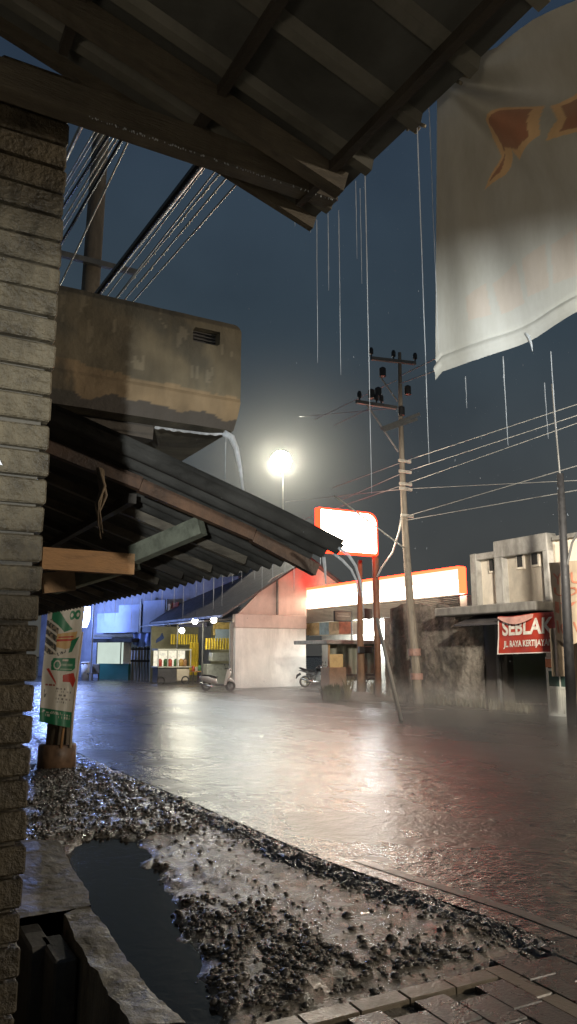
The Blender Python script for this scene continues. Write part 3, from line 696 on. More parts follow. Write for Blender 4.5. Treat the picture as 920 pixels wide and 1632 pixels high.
def flagcol(u,v):
    if v<.115:
        if v>.05 and .08<u<.95 and (noise.cell(Vector((u*46,int(v*55),0)))>.33) and (.055<v<.075 or .082<v<.102): return Wc
        return Gc
    if v>.72 and inpoly(u,v,[(.12,.98),(.20,.97),(.52,.83),(.75,.76),(.50,.74),(.12,.86)]): return Gc
    if math.hypot((u-.76)*.75,(v-.875)*2)<.11 and .035<math.hypot((abs(u-.76)-.08)*.9,(v-.875)*2.2)<.085: return Gc
    if inpoly(u,v,[(.75,.67),(.95,.70),(.80,.58),(.70,.57)]): return Gc
    if inpoly(u,v,[(.30,.73),(.88,.74),(.84,.62),(.60,.60),(.32,.62)]):
        if abs(v-.675)<.008 or (.35<u<.8 and abs(v-.70)<.006): return Rc
        return Yc
    if u<.33 and .56<v<.86:
        k=(v*1.0+u*.25)
        return Wc if (k*14)%1<.3 else (Kc if noise.noise(Vector((u*20,v*30,0)))>-.1 else (.35,.28,.2))
    if inpoly(u,v,[(.34,.57),(.62,.60),(.62,.575),(.40,.545)]): return Kc if noise.noise(Vector((u*30,v*50,3)))>0 else Wc
    if inpoly(u,v,[(.22,.50),(.28,.53),(.92,.53),(.94,.45),(.84,.425),(.24,.43)]):
        if .045<math.hypot((u-.40)*.6,(v-.475)*1.7)<.052+.012: return Wc
        if .5<u<.86 and (.465<v<.485 and (u*26)%1<.62 or .437<v<.445): return (.45,.62,.45)
        if .55<u<.72 and .505<v<.52: return Wc
        return Gc
    if inpoly(u,v,[(.10,.44),(.18,.445),(.40,.34),(.42,.31),(.30,.36)]): return Rc
    if inpoly(u,v,[(.60,.395),(.92,.415),(1.0,.36),(.95,.30),(.85,.34),(.62,.34)]): return Rc
    if .12<u<.40 and .30<v<.335 and (u*9)%1<.8: return (.35,.08,.06) if v<.315 else Wc
    for vv in (.285,.262,.235,.205,.18):
        if abs(v-vv)<.0075 and u>.32+(.1 if vv<.25 else .1) and u<.93 and noise.cell(Vector((u*60,vv*100,2)))>.25: return (.16,.14,.12)
    if .10<u<.24 and .20<v<.29 and noise.noise(Vector((u*22,v*30,5)))>.15: return Kc
    return Wc
setpaint(fo,[flagcol(i/110,j/280) for j in range(281) for i in range(111)])
for (x0,y0,x1,y1,mm) in ((96,1212,104,1140,palewood_m),(111,1212,116,1140,M('pale_stake',(.55,.45,.32),.6,.3))):
    mb=MB(); a=ps(x0,y0,FS+.13); b=ps(x1,y1,FS+.13); mb.tube([(a[0],a[1],.34),b,(b[0]+.08,b[1],b[2]+1.3)],.022,8); mb.build('stake',mm,fb,smooth=True)
# cables along the near side
def cable(Lp,t,r,mat,label,group=None,s1=None,drip=False):
    P_=[pt(x,y,t) for x,y in Lp]; a,b=Vector(P_[0]),Vector(P_[1]); d=(b-a)/(b-a).length
    s_end=PS_+10; s_beg=-6
    p0=a+d*((s_beg-a.y)/d.y); p1=a+d*((s_end-a.y)/d.y)
    n=26; pts=[]
    for i in range(n+1):
        k=i/n; e=p0.lerp(p1,k); pts.append((e.x,e.y,e.z))
    mb=MB(); mb.tube(pts,r,6)
    if drip:
        rq=random.Random(int(Lp[0][0]))
        for k in range(70):
            q=rq.uniform(4,12); e=a+d*((q-a.y)/d.y); mb.ball((e.x,e.y,e.z-r-.004),rq.uniform(.008,.016),6,4)
    return mb.build('overhead_cable',mat,smooth=True,label=label,cat='cable',group=group)
cable([(318,262),(158,466)],2.75,.06,cable_m,'thickest dark twisted cable running above the concrete parapet')
CG='thin wet overhead cables beside the thick one'
for (x0,y0,x1,y1) in ((345,270,195,462),(352,274,215,440),(362,282,220,452),(378,292,232,458),(330,262,175,466)):
    cable([(x0,y0),(x1,y1)],2.75,.011,wire_m,'thin wet wire running right of the thick dark cable',CG,drip=x0 in (352,362))
CG2='bundle of wet cables above the brick wall'
for k,(x0,y0,x1,y1) in enumerate(((170,205,100,318),(178,208,106,322),(186,210,104,345),(192,212,102,362),(198,216,100,384),(130,200,106,250),(206,222,150,340),(160,205,102,300),(150,210,98,300))):
    cable([(x0,y0),(x1,y1)],2.4,.028 if k in (1,4) else (.04 if k==5 else .014),(cable_m if k in (1,4) else wire_m),'wet cable in the dense bundle above the brick wall',CG2,drip=k in (0,2,3,6))

# ---------------------------------------------------------------- far side of the street, right
TF=18.0
rw=MB(); top=[(612,985),(622,984),(622,970),(632,968),(640,963),(655,961),(672,963),(690,966),(700,962),(712,968),(735,971),(768,972)]
poly=[(TF,pt(x,y,TF)[1],pt(x,y,TF)[2]) for x,y in top]; s0,s1=poly[0][1],poly[-1][1]
def ruin(u,v):
    s=s0+(s1-s0)*u
    zt_=lin(sorted([(p[1],p[2]) for p in poly]),s); z=zt_*v+.04*noise.noise(Vector((s*3,0,0)))*v
    return (TF+.05*fbm(s*1.4,z*1.4,2)+.02*fbm(s*5,z*5,3),s,z)
rw.grid(ruin,140,70); rw.grid(lambda u,v:(lambda p:(p[0]+.28*v,p[1],p[2]))(ruin(u,1)),140,1); rw.grid(lambda u,v:(lambda p:(p[0]+.28*v,p[1],p[2]))(ruin(0,u)),30,1); rw.grid(lambda u,v:(lambda p:(p[0]+.28,p[1],p[2]))(ruin(u,v)),40,4)
rw.build('ruined_wall',ruin_m,label='dark mouldy rendered wall with a ragged broken top',cat='wall')
# shop building
def P18(px,py,t=TF): return pt(px,py,t)
def pbox(mb,x0,y0,x1,y1,t,d,ch=0,frame=RF):
    """box on the plane across=t whose near face covers the pixels, depth d away"""
    a=frame.pt(x0,y0,t);b=frame.pt(x1,y1,t); z0,z1=sorted((a[2],b[2])); q0,q1=sorted((a[1],b[1]))
    return mb.box(t,t+d,q0,q1,z0,z1,ch)
sb=thing('shop_building',(TF,17,0),'two storey cream shop building with grey frames and slit windows','building')
sL,sR=P18(757,900)[1],P18(880,900)[1]
z_c=P18(790,966)[2]
mb=MB(); mb.box(TF+.12,TF+6,12.5,sL,z_c,P18(757,884)[2]-.05); mb.box(TF+.12,TF+6,P18(882,900)[1],P18(803,900)[1],z_c,P18(880,852)[2]-.1); mb.build('upper_wall',cream_m,sb)
mb=MB()
sq=lambda px,y=920:P18(px,y)[1]
def colm(x0,x1,y0,y1,d=.35):
    a=P18(x0,y0);b=P18(x1,y1); q0,q1=sorted((sq(x0),sq(x1))); mb.box(TF-.12,TF+.3,q0,q1,z_c,a[2],.02)
colm(754,764,884,966); colm(793,806,866,966); colm(871,880,850,950)
zt1=P18(757,884)[2]; zt2=P18(836,856)[2]
mb.box(TF-.10,TF+.3,sq(793)+.0,sq(754),zt1-.22,zt1,.02)
mb.box(TF-.14,TF+.3,sq(880),sq(793),zt2-.55,zt2,.02)
mb.build('frame',M('grey_frame',(.38,.37,.34),.7,.3,3,.3,40,stain=.6),sb)
for (x0,y0,x1,y1) in ((778,892,785,909),(822,883,831,903),(845,878,855,899)):
    mb=MB(); a=P18(x0,y0);b=P18(x1,y1); q0,q1=sorted((a[1],b[1])); z0,z1=sorted((a[2],b[2])); g=.07
    mb.box(TF+.06,TF+.13,q0-g,q1+g,z0-g,z1+g,.01); wf=mb.build('window',cream_m,sb)
    mb=MB(); mb.box(TF+.04,TF+.07,q0,q1,z0,z1); mb.build('slit',dark_m,wf)
# cornice slab and awning
mb=MB(); mb.box(TF-.9,TF+.2,sq(885),sq(722),z_c-.28,z_c-.0,.03); mb.build('cornice',grey_m,sb)
mb=MB(); aw=[pt(766,972,TF-.95),pt(880,942,TF-.95),pt(885,975,TF-2.0),pt(770,990,TF-2.0)]
zA=z_c-.30; sA,sB=sq(760),sq(900)
mb.prism([(TF-.05,sA,zA),(TF-.05,sB,zA),(TF-1.1,sB,zA-.35),(TF-1.1,sA,zA-.35)],(0,0,.05)); mb.build('awning',rooft_m,sb)
mb=MB(); mb.box(TF+.02,TF+.5,sq(793),sq(766),0,z_c-.3); mb.build('shutter',M('dark_shutter',(.05,.045,.04),.6,.4,3,.3,20,stretch=(1,9,1)),sb)
mb=MB(); mb.box(TF,TF+.4,12,sq(875),0,z_c-.3,.02); mb.build('pier',M('tan_pier',(.30,.235,.16),.75,.3,3,.2,stain=.4),sb)
mb=MB(); mb.box(TF+3.0,TF+3.1,12,24,0,z_c-.1); mb.box(TF+.55,TF+3,12,23,z_c-.2,z_c-.1); mb.build('back_wall',M('greenish_interior',(.08,.10,.06),.8,.4,1.5,.2),sb)
mb=MB(); p0=P18(794,1050); mb.box(TF-.06,TF+.02,sq(797,1050),sq(793,1050),0,z_c-.4); mb.build('post',steel_m,sb)
# neighbour to the right
nb=thing('cream_house',(TF,11,0),'plain cream upper wall of the house at the right edge','building')
mb=MB(); mb.box(TF+.16,TF+6,5.5,sq(884),z_c+.1,P18(900,858)[2]); mb.build('wall',cream_m,nb)
mb=MB(); mb.box(TF-.02,TF+.5,5.5,sq(884),P18(900,858)[2],P18(900,858)[2]+.12); mb.build('parapet_cap',grey_m,nb)
# red vinyl banner
RT=TF-1.15
rb=thing('red_banner',(RT,16.3,3),'red vinyl shop banner with white capital letters under the awning','banner')
q=[pt(793,1043,RT),pt(889,1040,RT),pt(888,974,RT),pt(793,982,RT)]
def redb(u,v,off=0):
    b=Vector(q[0]).lerp(Vector(q[1]),u);t=Vector(q[3]).lerp(Vector(q[2]),u);p=b.lerp(t,v)
    sag=.10*max(0,v-.6)*math.sin(min(1,u/.6)*math.pi)
    return (p.x+.03*math.sin(u*7+v*2)-off+.02*noise.noise(Vector((u*5,v*3,0))),p.y,p.z-sag)
mb=MB(); mb.grid(redb,60,30); mb.build('cloth',M('red_vinyl',(.34,.035,.018),.5,.3,2.5,.2),rb,smooth=True)
mb=MB()
for (u0,u1,v0_,v1_) in ((0,1,0,.025),(0,.02,0,.9)):
    mb.grid(lambda u,v:redb(u0+(u1-u0)*u,v0_+(v1_-v0_)*v,.012),30,2)
mb.build('edge_stripe',M('vinyl_white',(.62,.58,.52),.6,.2),rb)
def letters(body,u0,u1,v0_,v1_,fn,off,mat,parent,mirror=False,bold=.02,tear=0):
    vs,fs=textmesh(body,(1,1),bold); mb=MB()
    mb.add([fn(u0+(u1-u0)*((1-x) if mirror else x),v0_+(v1_-v0_)*y,off) for x,y in vs],fs)
    return mb.build('lettering',mat,parent)
wl=M('letter_white',(.62,.58,.50),.6,.45,6,.1)
letters('SEBLAK',.08,.93,.47,.88,redb,.014,wl,rb,bold=.03)
letters('JL. RAYA KERTIJAYAN \u00b7',.10,.97,.13,.34,redb,.014,wl,rb,bold=.03)
mb=MB(); mb.grid(lambda u,v:(lambda p:(p[0]-.05-.03*v,p[1],p[2]))(redb(.02+.62*u,.98-.24*v*math.sin(math.pi*(.15+.8*(1-u)))*.9)),24,6); mb.build('fold',M('faded_vinyl',(.50,.27,.22),.6,.3,4,.2),rb,smooth=True)
# tan banner with mirrored red letters
TT_=TF-1.9
tb_=thing('tan_banner',(TT_,14,3),'tan cloth banner with mirrored red lettering behind the dark pole','banner')
qq=[pt(887,1018,TT_),pt(960,1030,TT_),pt(960,890,TT_),pt(875,897,TT_)]
def tanb(u,v,off=0):
    b=Vector(qq[0]).lerp(Vector(qq[1]),u);t=Vector(qq[3]).lerp(Vector(qq[2]),u);p=b.lerp(t,v)
    return (p.x+.04*math.sin(u*11)*(1-v*.5)+.03*noise.noise(Vector((u*4,v*4,7)))-off,p.y,p.z-.12*math.sin(min(1,u*2)*math.pi)*(1-v))
mb=MB(); mb.grid(tanb,50,40); mb.build('cloth',M('tan_cloth',(.42,.33,.235),.8,.25,3,.2,stain=.3),tb_,smooth=True)
rl=M('faded_red',(.40,.15,.09),.7,.4,6,.1)
for body,v0_,v1_ in (('UTY',.72,.86),('JOU',.55,.68),('IYI',.36,.50),('VIOI',.10,.26)): letters(body[::-1],.05,.62,v0_,v1_,tanb,.02,rl,tb_,mirror=False,bold=.015)
mb=MB(); c_=[pt(880,1078,TT_+.1),pt(911,1078,TT_+.1),pt(906,998,TT_+.1),pt(876,1002,TT_+.1)]
mb.grid(lambda u,v:(lambda p:(p.x+.03*math.sin(u*12),p.y,p.z))(Vector(c_[0]).lerp(Vector(c_[1]),u).lerp(Vector(c_[3]).lerp(Vector(c_[2]),u),v)),24,20)
mb.build('hanging_cloth',M('tan_sheet',(.38,.30,.21),.8,.25,3,.2,stain=.3),smooth=True,label='narrow tan cloth hanging below the tan banner',cat='cloth')
# panel door standing by the shop
DT=TF-.7
dd=thing('panel_door',(DT,15.6,0),'grey half glazed panel door standing open beside the red banner shop','door')
def dbox(mb,x0,y0,x1,y1,t=DT,d=.05,ch=.006): return pbox(mb,x0,y0,x1,y1,t,d,ch)
dq=sorted((pt(872,1100,DT)[1],pt(915,1100,DT)[1])); dz=(0.03,pt(890,1047,DT)[2]); q0,q1=dq
mb=MB(); w2=.07
mb.box(DT,DT+.05,q0,q0+w2,dz[0],dz[1],.006);mb.box(DT,DT+.05,q1-w2,q1,dz[0],dz[1],.006)
for zz in (dz[0],.78,1.28,dz[1]-.07): mb.box(DT+.003,DT+.047,q0+w2,q1-w2,zz,zz+.07)
mb.box(DT+.004,DT+.046,(q0+q1)/2-.02,(q0+q1)/2+.02,.85,1.28)
mb.build('frame',alu_m,dd)
mb=MB(); n=10
for k in range(n): mb.box(DT+.012,DT+.03,q0+w2+(q1-q0-2*w2)*k/n,q0+w2+(q1-q0-2*w2)*(k+.85)/n,dz[0]+.07,.78,.004)
mb.build('lower_panel',M('ribbed_panel',(.42,.42,.36),.5,.15,5,.05),dd)
mb=MB(); mb.box(DT+.02,DT+.03,q0+w2,q1-w2,.85,dz[1]-.07); mb.build('glass_pane',M('green_glass',(.03,.06,.05),.12,.3,3,0),dd)
mb=MB(); mb.box(DT-.008,DT-.002,q0+.3,q0+.95,1.38,1.62); dsn=mb.build('notice',M('orange_notice',(.45,.16,.06),.6,.2,4,0),dd)
mb=MB(); vs,fs=textmesh('EBI',(.42,.26),.02); mb.add([(DT-.010,q0+.85-x,1.66+y) for x,y in vs],fs); mb.box(DT-.007,DT-.003,q0+.35,q0+.9,1.64,1.95); mb.build('lettering',M('notice_pale',(.45,.40,.33),.6,.3,9,0),dd)
# dark street pole at the right
dp=thing('dark_pole',(TF-2.6,15,0),'slim black iron street pole in front of the tan banner','pole')
tD=TF-2.6; b0=pt(912,1150,tD); t0_=pt(893,755,tD)
mb=MB(); mb.tube([(tD,b0[1],0),(tD,(b0[1]+t0_[1])/2,t0_[2]*.5),(tD,t0_[1],t0_[2])],[.13,.115,.085],12); mb.build('shaft',M('black_iron',(.012,.012,.013),.65,.3,8,.1),dp,smooth=True)
mb=MB(); p=pt(893,760,tD); mb.tube([(tD,p[1]+.0,p[2]-.1),(tD,pt(880,612,tD)[1],pt(880,612,tD)[2])],.022,6); mb.build('rod',steel_m,dp)
mb=MB(); mb.tube([pt(925,842,tD),pt(912,865,tD),pt(903,905,tD)],.03,6); mb.build('brace',steel_m,dp)

# ---------------------------------------------------------------- big electricity pole on the far side
TP=17.2; eb=pt(668,1120,TP); et=pt(637,562,TP)
ep=thing('electricity_pole',(TP,eb[1],0),'tall leaning electricity pole with insulators in front of the dark wall','electricity pole')
zt_=et[2]
def ax(z):
    k=z/zt_; return (TP,eb[1]+(et[1]-eb[1])*k+.25*math.sin(k*math.pi),z)
mb=MB(); mb.tube([ax(zt_*k/10) for k in range(11)],[.175-.011*k for k in range(11)],14); mb.build('shaft',woodpole_m,ep,smooth=True)
def zat(py): return pt(645,py,TP)[2]
def arm(x0,y0,x1,y1,t=TP,mat=steel_m,w=.12,ins=()):
    """a cross arm across the pole, perpendicular to the street"""
    s=ax(zat((y0+y1)/2))[1]-.22; a=ps(x0,y0,s); b=ps(x1,y1,s); mb=MB(); mb.beam(a,b,w,w); o=mb.build('crossarm',mat,ep)
    for k in ins:
        e=Vector(a).lerp(Vector(b),k); mb=MB(); mb.tube([(e.x,e.y,e.z+.05),(e.x,e.y,e.z+.15),(e.x,e.y,e.z+.18),(e.x,e.y,e.z+.34),(e.x,e.y,e.z+.42)],[.03,.03,.085,.085,.05],10); mb.build('insulator',black_m,o)
    return a,b
a1=arm(592,571,662,579,ins=(.0,.5,1.0))
a2=arm(568,640,632,650,ins=(.08,.5,.62))
a3=arm(608,683,668,660); arm(612,686,664,668)
s=ax(zat(690))[1]; mb=MB(); mb.tube([ps(585,645,s-.2),ps(635,720,s-.1)],.035,6); mb.build('arm_brace',steel_m,ep)
mb=MB(); mb.tube([ps(606,600,s-.2),ps(634,640,s-.1)],.03,6); mb.build('arm_brace',steel_m,ep)
for (x,y) in ((610,593),(592,628),(603,625),(650,622),(640,655)):
    p=ps(x,y,s-.1); mb=MB(); mb.tube([(p[0],p[1],p[2]-.2),(p[0],p[1],p[2]-.18),(p[0],p[1],p[2]+.14),(p[0],p[1],p[2]+.2)],[.06,.13,.13,.05],9); mb.build('insulator',black_m,ep)
for py in (735,752,772,780,823):
    mb=MB(); z=zat(py); p=ax(z); mb.box(p[0]-.28,p[0]+.28,p[1]-.2,p[1]-.12,z-.05,z+.05); mb.build('bracket',M('pale_bracket',(.4,.37,.32),.5,.3,9,.1),ep)
for (py,h) in ((1045,.25),(1082,.22)):
    z=zat(py); p=ax(max(z,.3)); mb=MB(); mb.tube([(p[0],p[1],p[2]),(p[0],p[1],p[2]+h)],.225,14,False); mb.build('warning_band',M('faded_red_band',(.25,.15,.12),.6,.5,8,.1),ep)
# wires along the street from the pole
def wire(p,q,r,label,group,mat=wire_m,sag=.0,ext0=0,ext1=0):
    p,q=Vector(p),Vector(q); d=q-p; p2=p-d*ext0; q2=q+d*ext1; n=18
    mb=MB(); mb.tube([tuple(p2.lerp(q2,k/n)-Vector((0,0,sag*4*(k/n)*(1-k/n)))) for k in range(n+1)],r,5)
    return mb.build('overhead_wire',mat,smooth=True,label=label,cat='wire',group=group)
EG2='wires running from the electricity pole along the street'
greyw=M('dull_wire',(.22,.22,.21),.4,.3,9,0)
for (x0,y0,x1,y1,r,mt) in ((642,736,830,674,.011,wire_m),(643,753,835,690,.011,wire_m),(644,772,825,708,.010,wire_m),(646,779,770,773,.012,greyw),(647,823,735,797,.016,greyw),(648,829,745,812,.016,greyw),(640,598,700,569,.022,greyw),(636,612,696,590,.02,greyw)):
    a=pt(x0,y0,TP-.05); b=pt(x1,y1,TP-.05); wire(a,b,r,'bright wire running from the electricity pole toward the right along the street',EG2,mt,0,0,2.2)
EG3='faint wires running from the electricity pole to the left'
for (x0,y0,x1,y1) in ((640,737,545,772),(641,754,560,790),(642,773,500,822),(632,606,520,660),(634,650,500,662),(612,640,545,672),(645,779,480,797)):
    a=pt(x0,y0,TP-.05); dz_=0; b=pt(x1,y1,TP-.05); wire(a,b,.014,'faint wire running from the electricity pole toward the left',EG3,greyw,0,0,.2)
a=pt(644,873,TP-.1); b=pt(533,790,TP-.1+0); b=ps(533,790,a[1]-3); wire(a,b,.03,'slanting stay wire from the pole across the lit shop sign',None)
mb=MB(); pts=[pt(x,y,TP-.2) for x,y in ((640,820),(637,845),(626,880),(608,905),(601,920))]; mb.tube(pts,.03,6); mb.build('drop_cable',wire_m,smooth=True,label='pale drop cable curving down from the pole bracket',cat='cable')
# guy guard: the pale slanting post
gt=16.2; a=pt(601,985,gt); b=pz(640,1150,.05); a=ps(601,985,b[1]+.3)
mb=MB(); mb.tube([b,a],[.055,.045],10); gp=mb.build('slanting_guard',M('white_guard',(.85,.80,.72),.5,.25,4,.1),smooth=True,label='pale slanting guy guard planted at the road edge',cat='guy guard')

# ---------------------------------------------------------------- minimarket: lit fascia, sign, yard
mk=thing('minimarket',(21,29,0),'minimarket with a long glowing white fascia and red top edge','shop')
sA,sB=23.46,35.68; zt_=5.2; TM=21.0
mb=MB(); mb.box(TM,TM+.35,sA,sB,4.72,5.16); mb.build('upper_fascia',EM('fascia_pink',(1.0,.68,.5),2.6,.1,.6),mk)
mb=MB(); mb.box(TM+.01,TM+.34,sA,sB,4.16,4.717); mb.build('lower_fascia',EM('fascia_white',(1.0,.78,.58),8),mk)
mb=MB(); mb.box(TM-.02,TM+.37,sA,sB,5.163,5.28); mb.box(TM-.02,TM+.37,sA-.05,sA-.003,4.16,5.24); mb.build('red_edge',EM('red_edge_glow',(1.0,.03,.01),16),mk)
mb=MB(); z=3.3; n=11
for k in range(n):
    z0=3.38+.76*k/n; mb.prism([(TM+.02,sA,z0),(TM-.05,sA,z0+.012),(TM-.0,sA,z0+.064),(TM+.05,sA,z0+.064)],(0,sB-sA,0))
mb.build('slat_cladding',M('ribbed_cladding',(.45,.43,.36),.5,.2,3,.1),mk)
mb=MB(); mb.box(TM+1.2,TM+1.4,sA+2,sB+.4,0,3.6); mb.box(TM+.4,TM+9,sA,sB,3.4,4.1); mb.build('wall',white_m,mk)
mb=MB()
posters=[((.55,.42,.22),),((.30,.45,.50),),((.52,.40,.25),),((.6,.2,.12),),((.55,.5,.4),)]
yy=0
mk_post=[]
xs=[488,509,524,540,560]
for k in range(4):
    mb=MB(); t=TM+.1; a=pt(xs[k],1000,t); b=pt(xs[k+1],976,t); q0,q1=sorted((a[1],b[1])); mb.box(t,t+.04,q0+.02,q1-.02,2.72,3.36)
    mb.build('poster',M('poster_'+'abcd'[k],posters[k][0],.6,.5,3,0),mk)
mb=MB(); mb.box(TM+.16,TM+.2,pt(575,1000,TM)[1],sB,2.68,3.37); mb.build('poster_rail',cream_m,mk)
mb=MB(); mb.box(TM+1.0,TM+1.19,sA+2.3,30.0,2.55,2.95); mb.build('light_strip',EM('cool_tube',(.75,.95,1.0),3.0),mk)
mb=MB(); mb.box(TM-.1,TM-.02,pt(555,985,TM)[1],pt(533,985,TM)[1]*1,2.0,2.0+.01)
# small dark hanging sign
hs=thing('hanging_sign',(19.5,30,0),'small dark rectangular sign on a thin post before the posters','sign')
a=ps(533,973,30.5);b=ps(561,991,30.5)
mb=MB(); mb.box(a[0],b[0],30.5,30.6,b[2],a[2],.02); mb.build('frame',black_m,hs)
mb=MB(); mb.box(a[0]+.05,b[0]-.05,30.488,30.497,b[2]+.05,a[2]-.05); mb.build('panel',M('dull_sign_panel',(.14,.12,.09),.5,.5,4,0),hs)
mb=MB(); mb.box(a[0]+.15,b[0]-.12,30.480,30.485,(a[2]+b[2])/2-.02,(a[2]+b[2])/2+.03); mb.box(a[0]+.2,b[0]-.2,30.480,30.485,(a[2]+b[2])/2+.09,(a[2]+b[2])/2+.12); mb.build('lettering',M('sign_grey',(.3,.28,.24),.5,.3),hs)
mb=MB(); mb.tube([(b[0]+.05,30.6,.05),(b[0]+.05,30.6,a[2])],.045,8); mb.build('post',steel_m,hs)
# totem sign
SS=23.6
a=ps(509,808,SS); b=ps(603,886,SS); p_=ps(607,1112,SS)
ts=thing('totem_sign',(p_[0],SS,0),'glowing white street sign with red border and one rounded corner','sign')
t0,t1,z0,z1=a[0],b[0],b[2],a[2]; r=.42
def sign_poly(g):
    P_=[(t0+g,z0+g),(t1-g-.08,z0+g)]
    P_+= [(t1-g-.02,z0+g+.03),(t1-g,z0+g+.1)]
    for k in range(9):
        an=math.pi/2*k/8; P_.append((t1-g-r+r*math.cos(an),z1-g-r+r*math.sin(an)))
    P_.append((t0+g,z1-g)); return P_
mb=MB(); mb.prism([(t,SS,z) for t,z in sign_poly(0)],(0,.32,0)); mb.build('border',EM('sign_red',(1.0,.03,.01),8),ts)
mb=MB(); mb.prism([(t,SS-.02,z) for t,z in sign_poly(.075)],(0,.018,0)); mb.build('face',EM('sign_white',(1.0,.80,.60),22),ts)
mb=MB(); mb.box(t0+.12,t0+.17,SS-.027,SS-.021,z0+.1,z1-.1); mb.build('stripe',EM('sign_stripe',(.9,.35,.15),1.2),ts)
mb=MB(); mb.tube([(p_[0],SS+.15,0),(p_[0]+.0,SS+.15,z0+.05)],.13,12); mb.build('post',M('rust_red_post',(.15,.075,.045),.55,.4,5,.2),ts,smooth=True)
# second post: the trunk-like pole with a cross piece
wp=thing('wooden_pole',(17,26,0),'bare brown wooden pole carrying a dark box left of the red sign post','pole')
s_=25.4; b_=ps(576,1112,s_); a_=ps(574,893,s_)
mb=MB(); mb.tube([(b_[0],s_,0),(b_[0]+.03,s_,1.2),(b_[0]-.02,s_,2.6),(a_[0],s_,a_[2])],[.2,.17,.12,.09],12); mb.build('shaft',M('dark_pole_wood',(.17,.105,.06),.75,.5,5,.5,30,stretch=(3,3,.5)),wp,smooth=True)
c=ps(583,1036,s_-.25); mb=MB(); mb.box(c[0]-.32,c[0]+.32,s_-.3,s_-.15,c[2]-.12,c[2]+.14,.02); mb.build('meter_box',black_m,wp)
c=ps(584,978,s_-.25); mb=MB(); mb.box(c[0]-.05,c[0]+.35,s_-.2,s_-.1,c[2]-.22,c[2]+.2,.02); mb.build('plate',steel_m,wp)
# food kiosk with tarpaulin
ks=thing('street_kiosk',(18,27,0),'small street kiosk with flat roof and grey tarpaulin walls','kiosk')
s_=28.3; a=ps(515,1019,s_); b=ps(612,1027,s_)
mb=MB(); mb.box(a[0],b[0]+.6,s_-.3,s_+2.6,b[2],b[2]+.17,.02); mb.build('roof_slab',grey_m,ks)
e=ps(528,1030,s_+.5); f=ps(606,1030,s_+.5)
mb=MB(); mb.grid(lambda u,v:(e[0]+(f[0]-e[0])*u,s_+.6+.05*math.sin(u*40)*(1-.5*v)+.03*noise.noise(Vector((u*9,v*3,0))),.55+(b[2]-.55)*v),80,12); mb.build('tarpaulin',M('grey_green_tarpaulin',(.22,.22,.165),.6,.25,3,.3,12),ks,smooth=True)
for x in (525,605):
    g_=ps(x,1100,s_); mb=MB(); mb.tube([(g_[0],s_,0.05),(g_[0],s_,b[2])],.05,8); mb.build('post',M('kiosk_post',(.30,.19,.09),.7,.3),ks)
mb=MB(); g0=ps(548,1082,s_-.1);g1=ps(606,1082,s_-.1); mb.box(g0[0],g1[0],s_-.12,s_+.5,.78,.86); mb.build('bench',darktimber_m,ks)
br=thing('brown_box',(17.5,26.5,0),'brown wooden stall box with a yellow panel on top','box')
s_=27.2; a=ps(525,1064,s_); b=ps(553,1101,s_)
mb=MB(); mb.box(a[0],b[0],s_,s_+.7,b[2],a[2],.02); mb.build('body',M('brown_board',(.20,.14,.09),.65,.3,4,.2),br)
mb=MB(); mb.box(a[0]+.1,b[0]-.1,s_+.1,s_+.15,a[2],a[2]+.55,.01); mb.build('panel',M('tan_yellow_board',(.42,.34,.16),.6,.3,5,.1),br)
for x in (a[0]+.06,b[0]-.06):
    for y in (s_+.06,s_+.62): mb=MB(); mb.box(x-.03,x+.03,y-.03,y+.03,0.04,b[2]); mb.build('leg',darktimber_m,br)
c=ps(593,1088,27.9); ct=thing('cart_wheel',(c[0],27.9,.05),'dark spoked cart wheel under the kiosk bench','wheel')
mb=MB(); mb.torus((c[0],27.9,.38),.31,.035,'y',22,6); mb.build('tyre',rubber_m,ct,smooth=True)
mb=MB()
for k in range(8): an=math.pi*k/8; mb.tube([(c[0]-.3*math.cos(an),27.9,.38-.3*math.sin(an)),(c[0]+.3*math.cos(an),27.9,.38+.3*math.sin(an))],.008,5)
mb.build('spokes',steel_m,ct)
# mound with rubble and plants around the pole feet
def mound(u,v):
    t=15.6+2.6*u; s=23.2+3.6*v; k=math.sin(math.pi*u)*math.sin(math.pi*v); return (t,s,.045+.24*max(0,k)**.7+.05*fbm(t*3,s*3,1)*min(1,k*4))
MB().grid(mound,40,50).build('earth_mound',M('rubble_earth',(.10,.075,.05),.6,.5,5,.8,15,bdist=.05),kind='structure',smooth=True)
def tuft(px,py,s,h,w,n,label,seed,blade=.03,green=grass_m):
    rq=random.Random(seed); c=ps(px,py,s); mb=MB(); z0=.06
    for k in range(n):
        a_=rq.uniform(0,6.28); r0=rq.random()*w*.5; x,y=c[0]+r0*math.cos(a_),s+r0*math.sin(a_); hh=h*rq.uniform(.5,1.1); lean=rq.uniform(.1,.6)*hh; b2=a_+rq.uniform(-.8,.8)
        p=Vector((x,y,z0)); q=p+Vector((math.cos(b2)*lean*.4,math.sin(b2)*lean*.4,hh*.65)); r3=p+Vector((math.cos(b2)*lean,math.sin(b2)*lean,hh)); w_=Vector((-math.sin(b2),math.cos(b2),0))*blade
        mb.add([p-w_*.6,p+w_*.6,q+w_,q-w_,r3],[(0,1,2,3),(3,2,4)])
    return mb.build('grass_tuft',green,label=label,cat='plant')
tuft(533,1117,24.6,.55,1.0,320,'low dark shrub left of the wooden pole at the forecourt edge',5,.05)
tuft(553,1122,24.0,.9,.3,60,'thin tall grass clump under the brown stall box',8,.02,M('dry_grass',(.20,.17,.09),.7,.3))
tuft(597,1120,24.2,.7,.35,60,'pale dry grass at the foot of the red sign post',9,.03,M('dry_grass2',(.30,.27,.18),.7,.3))
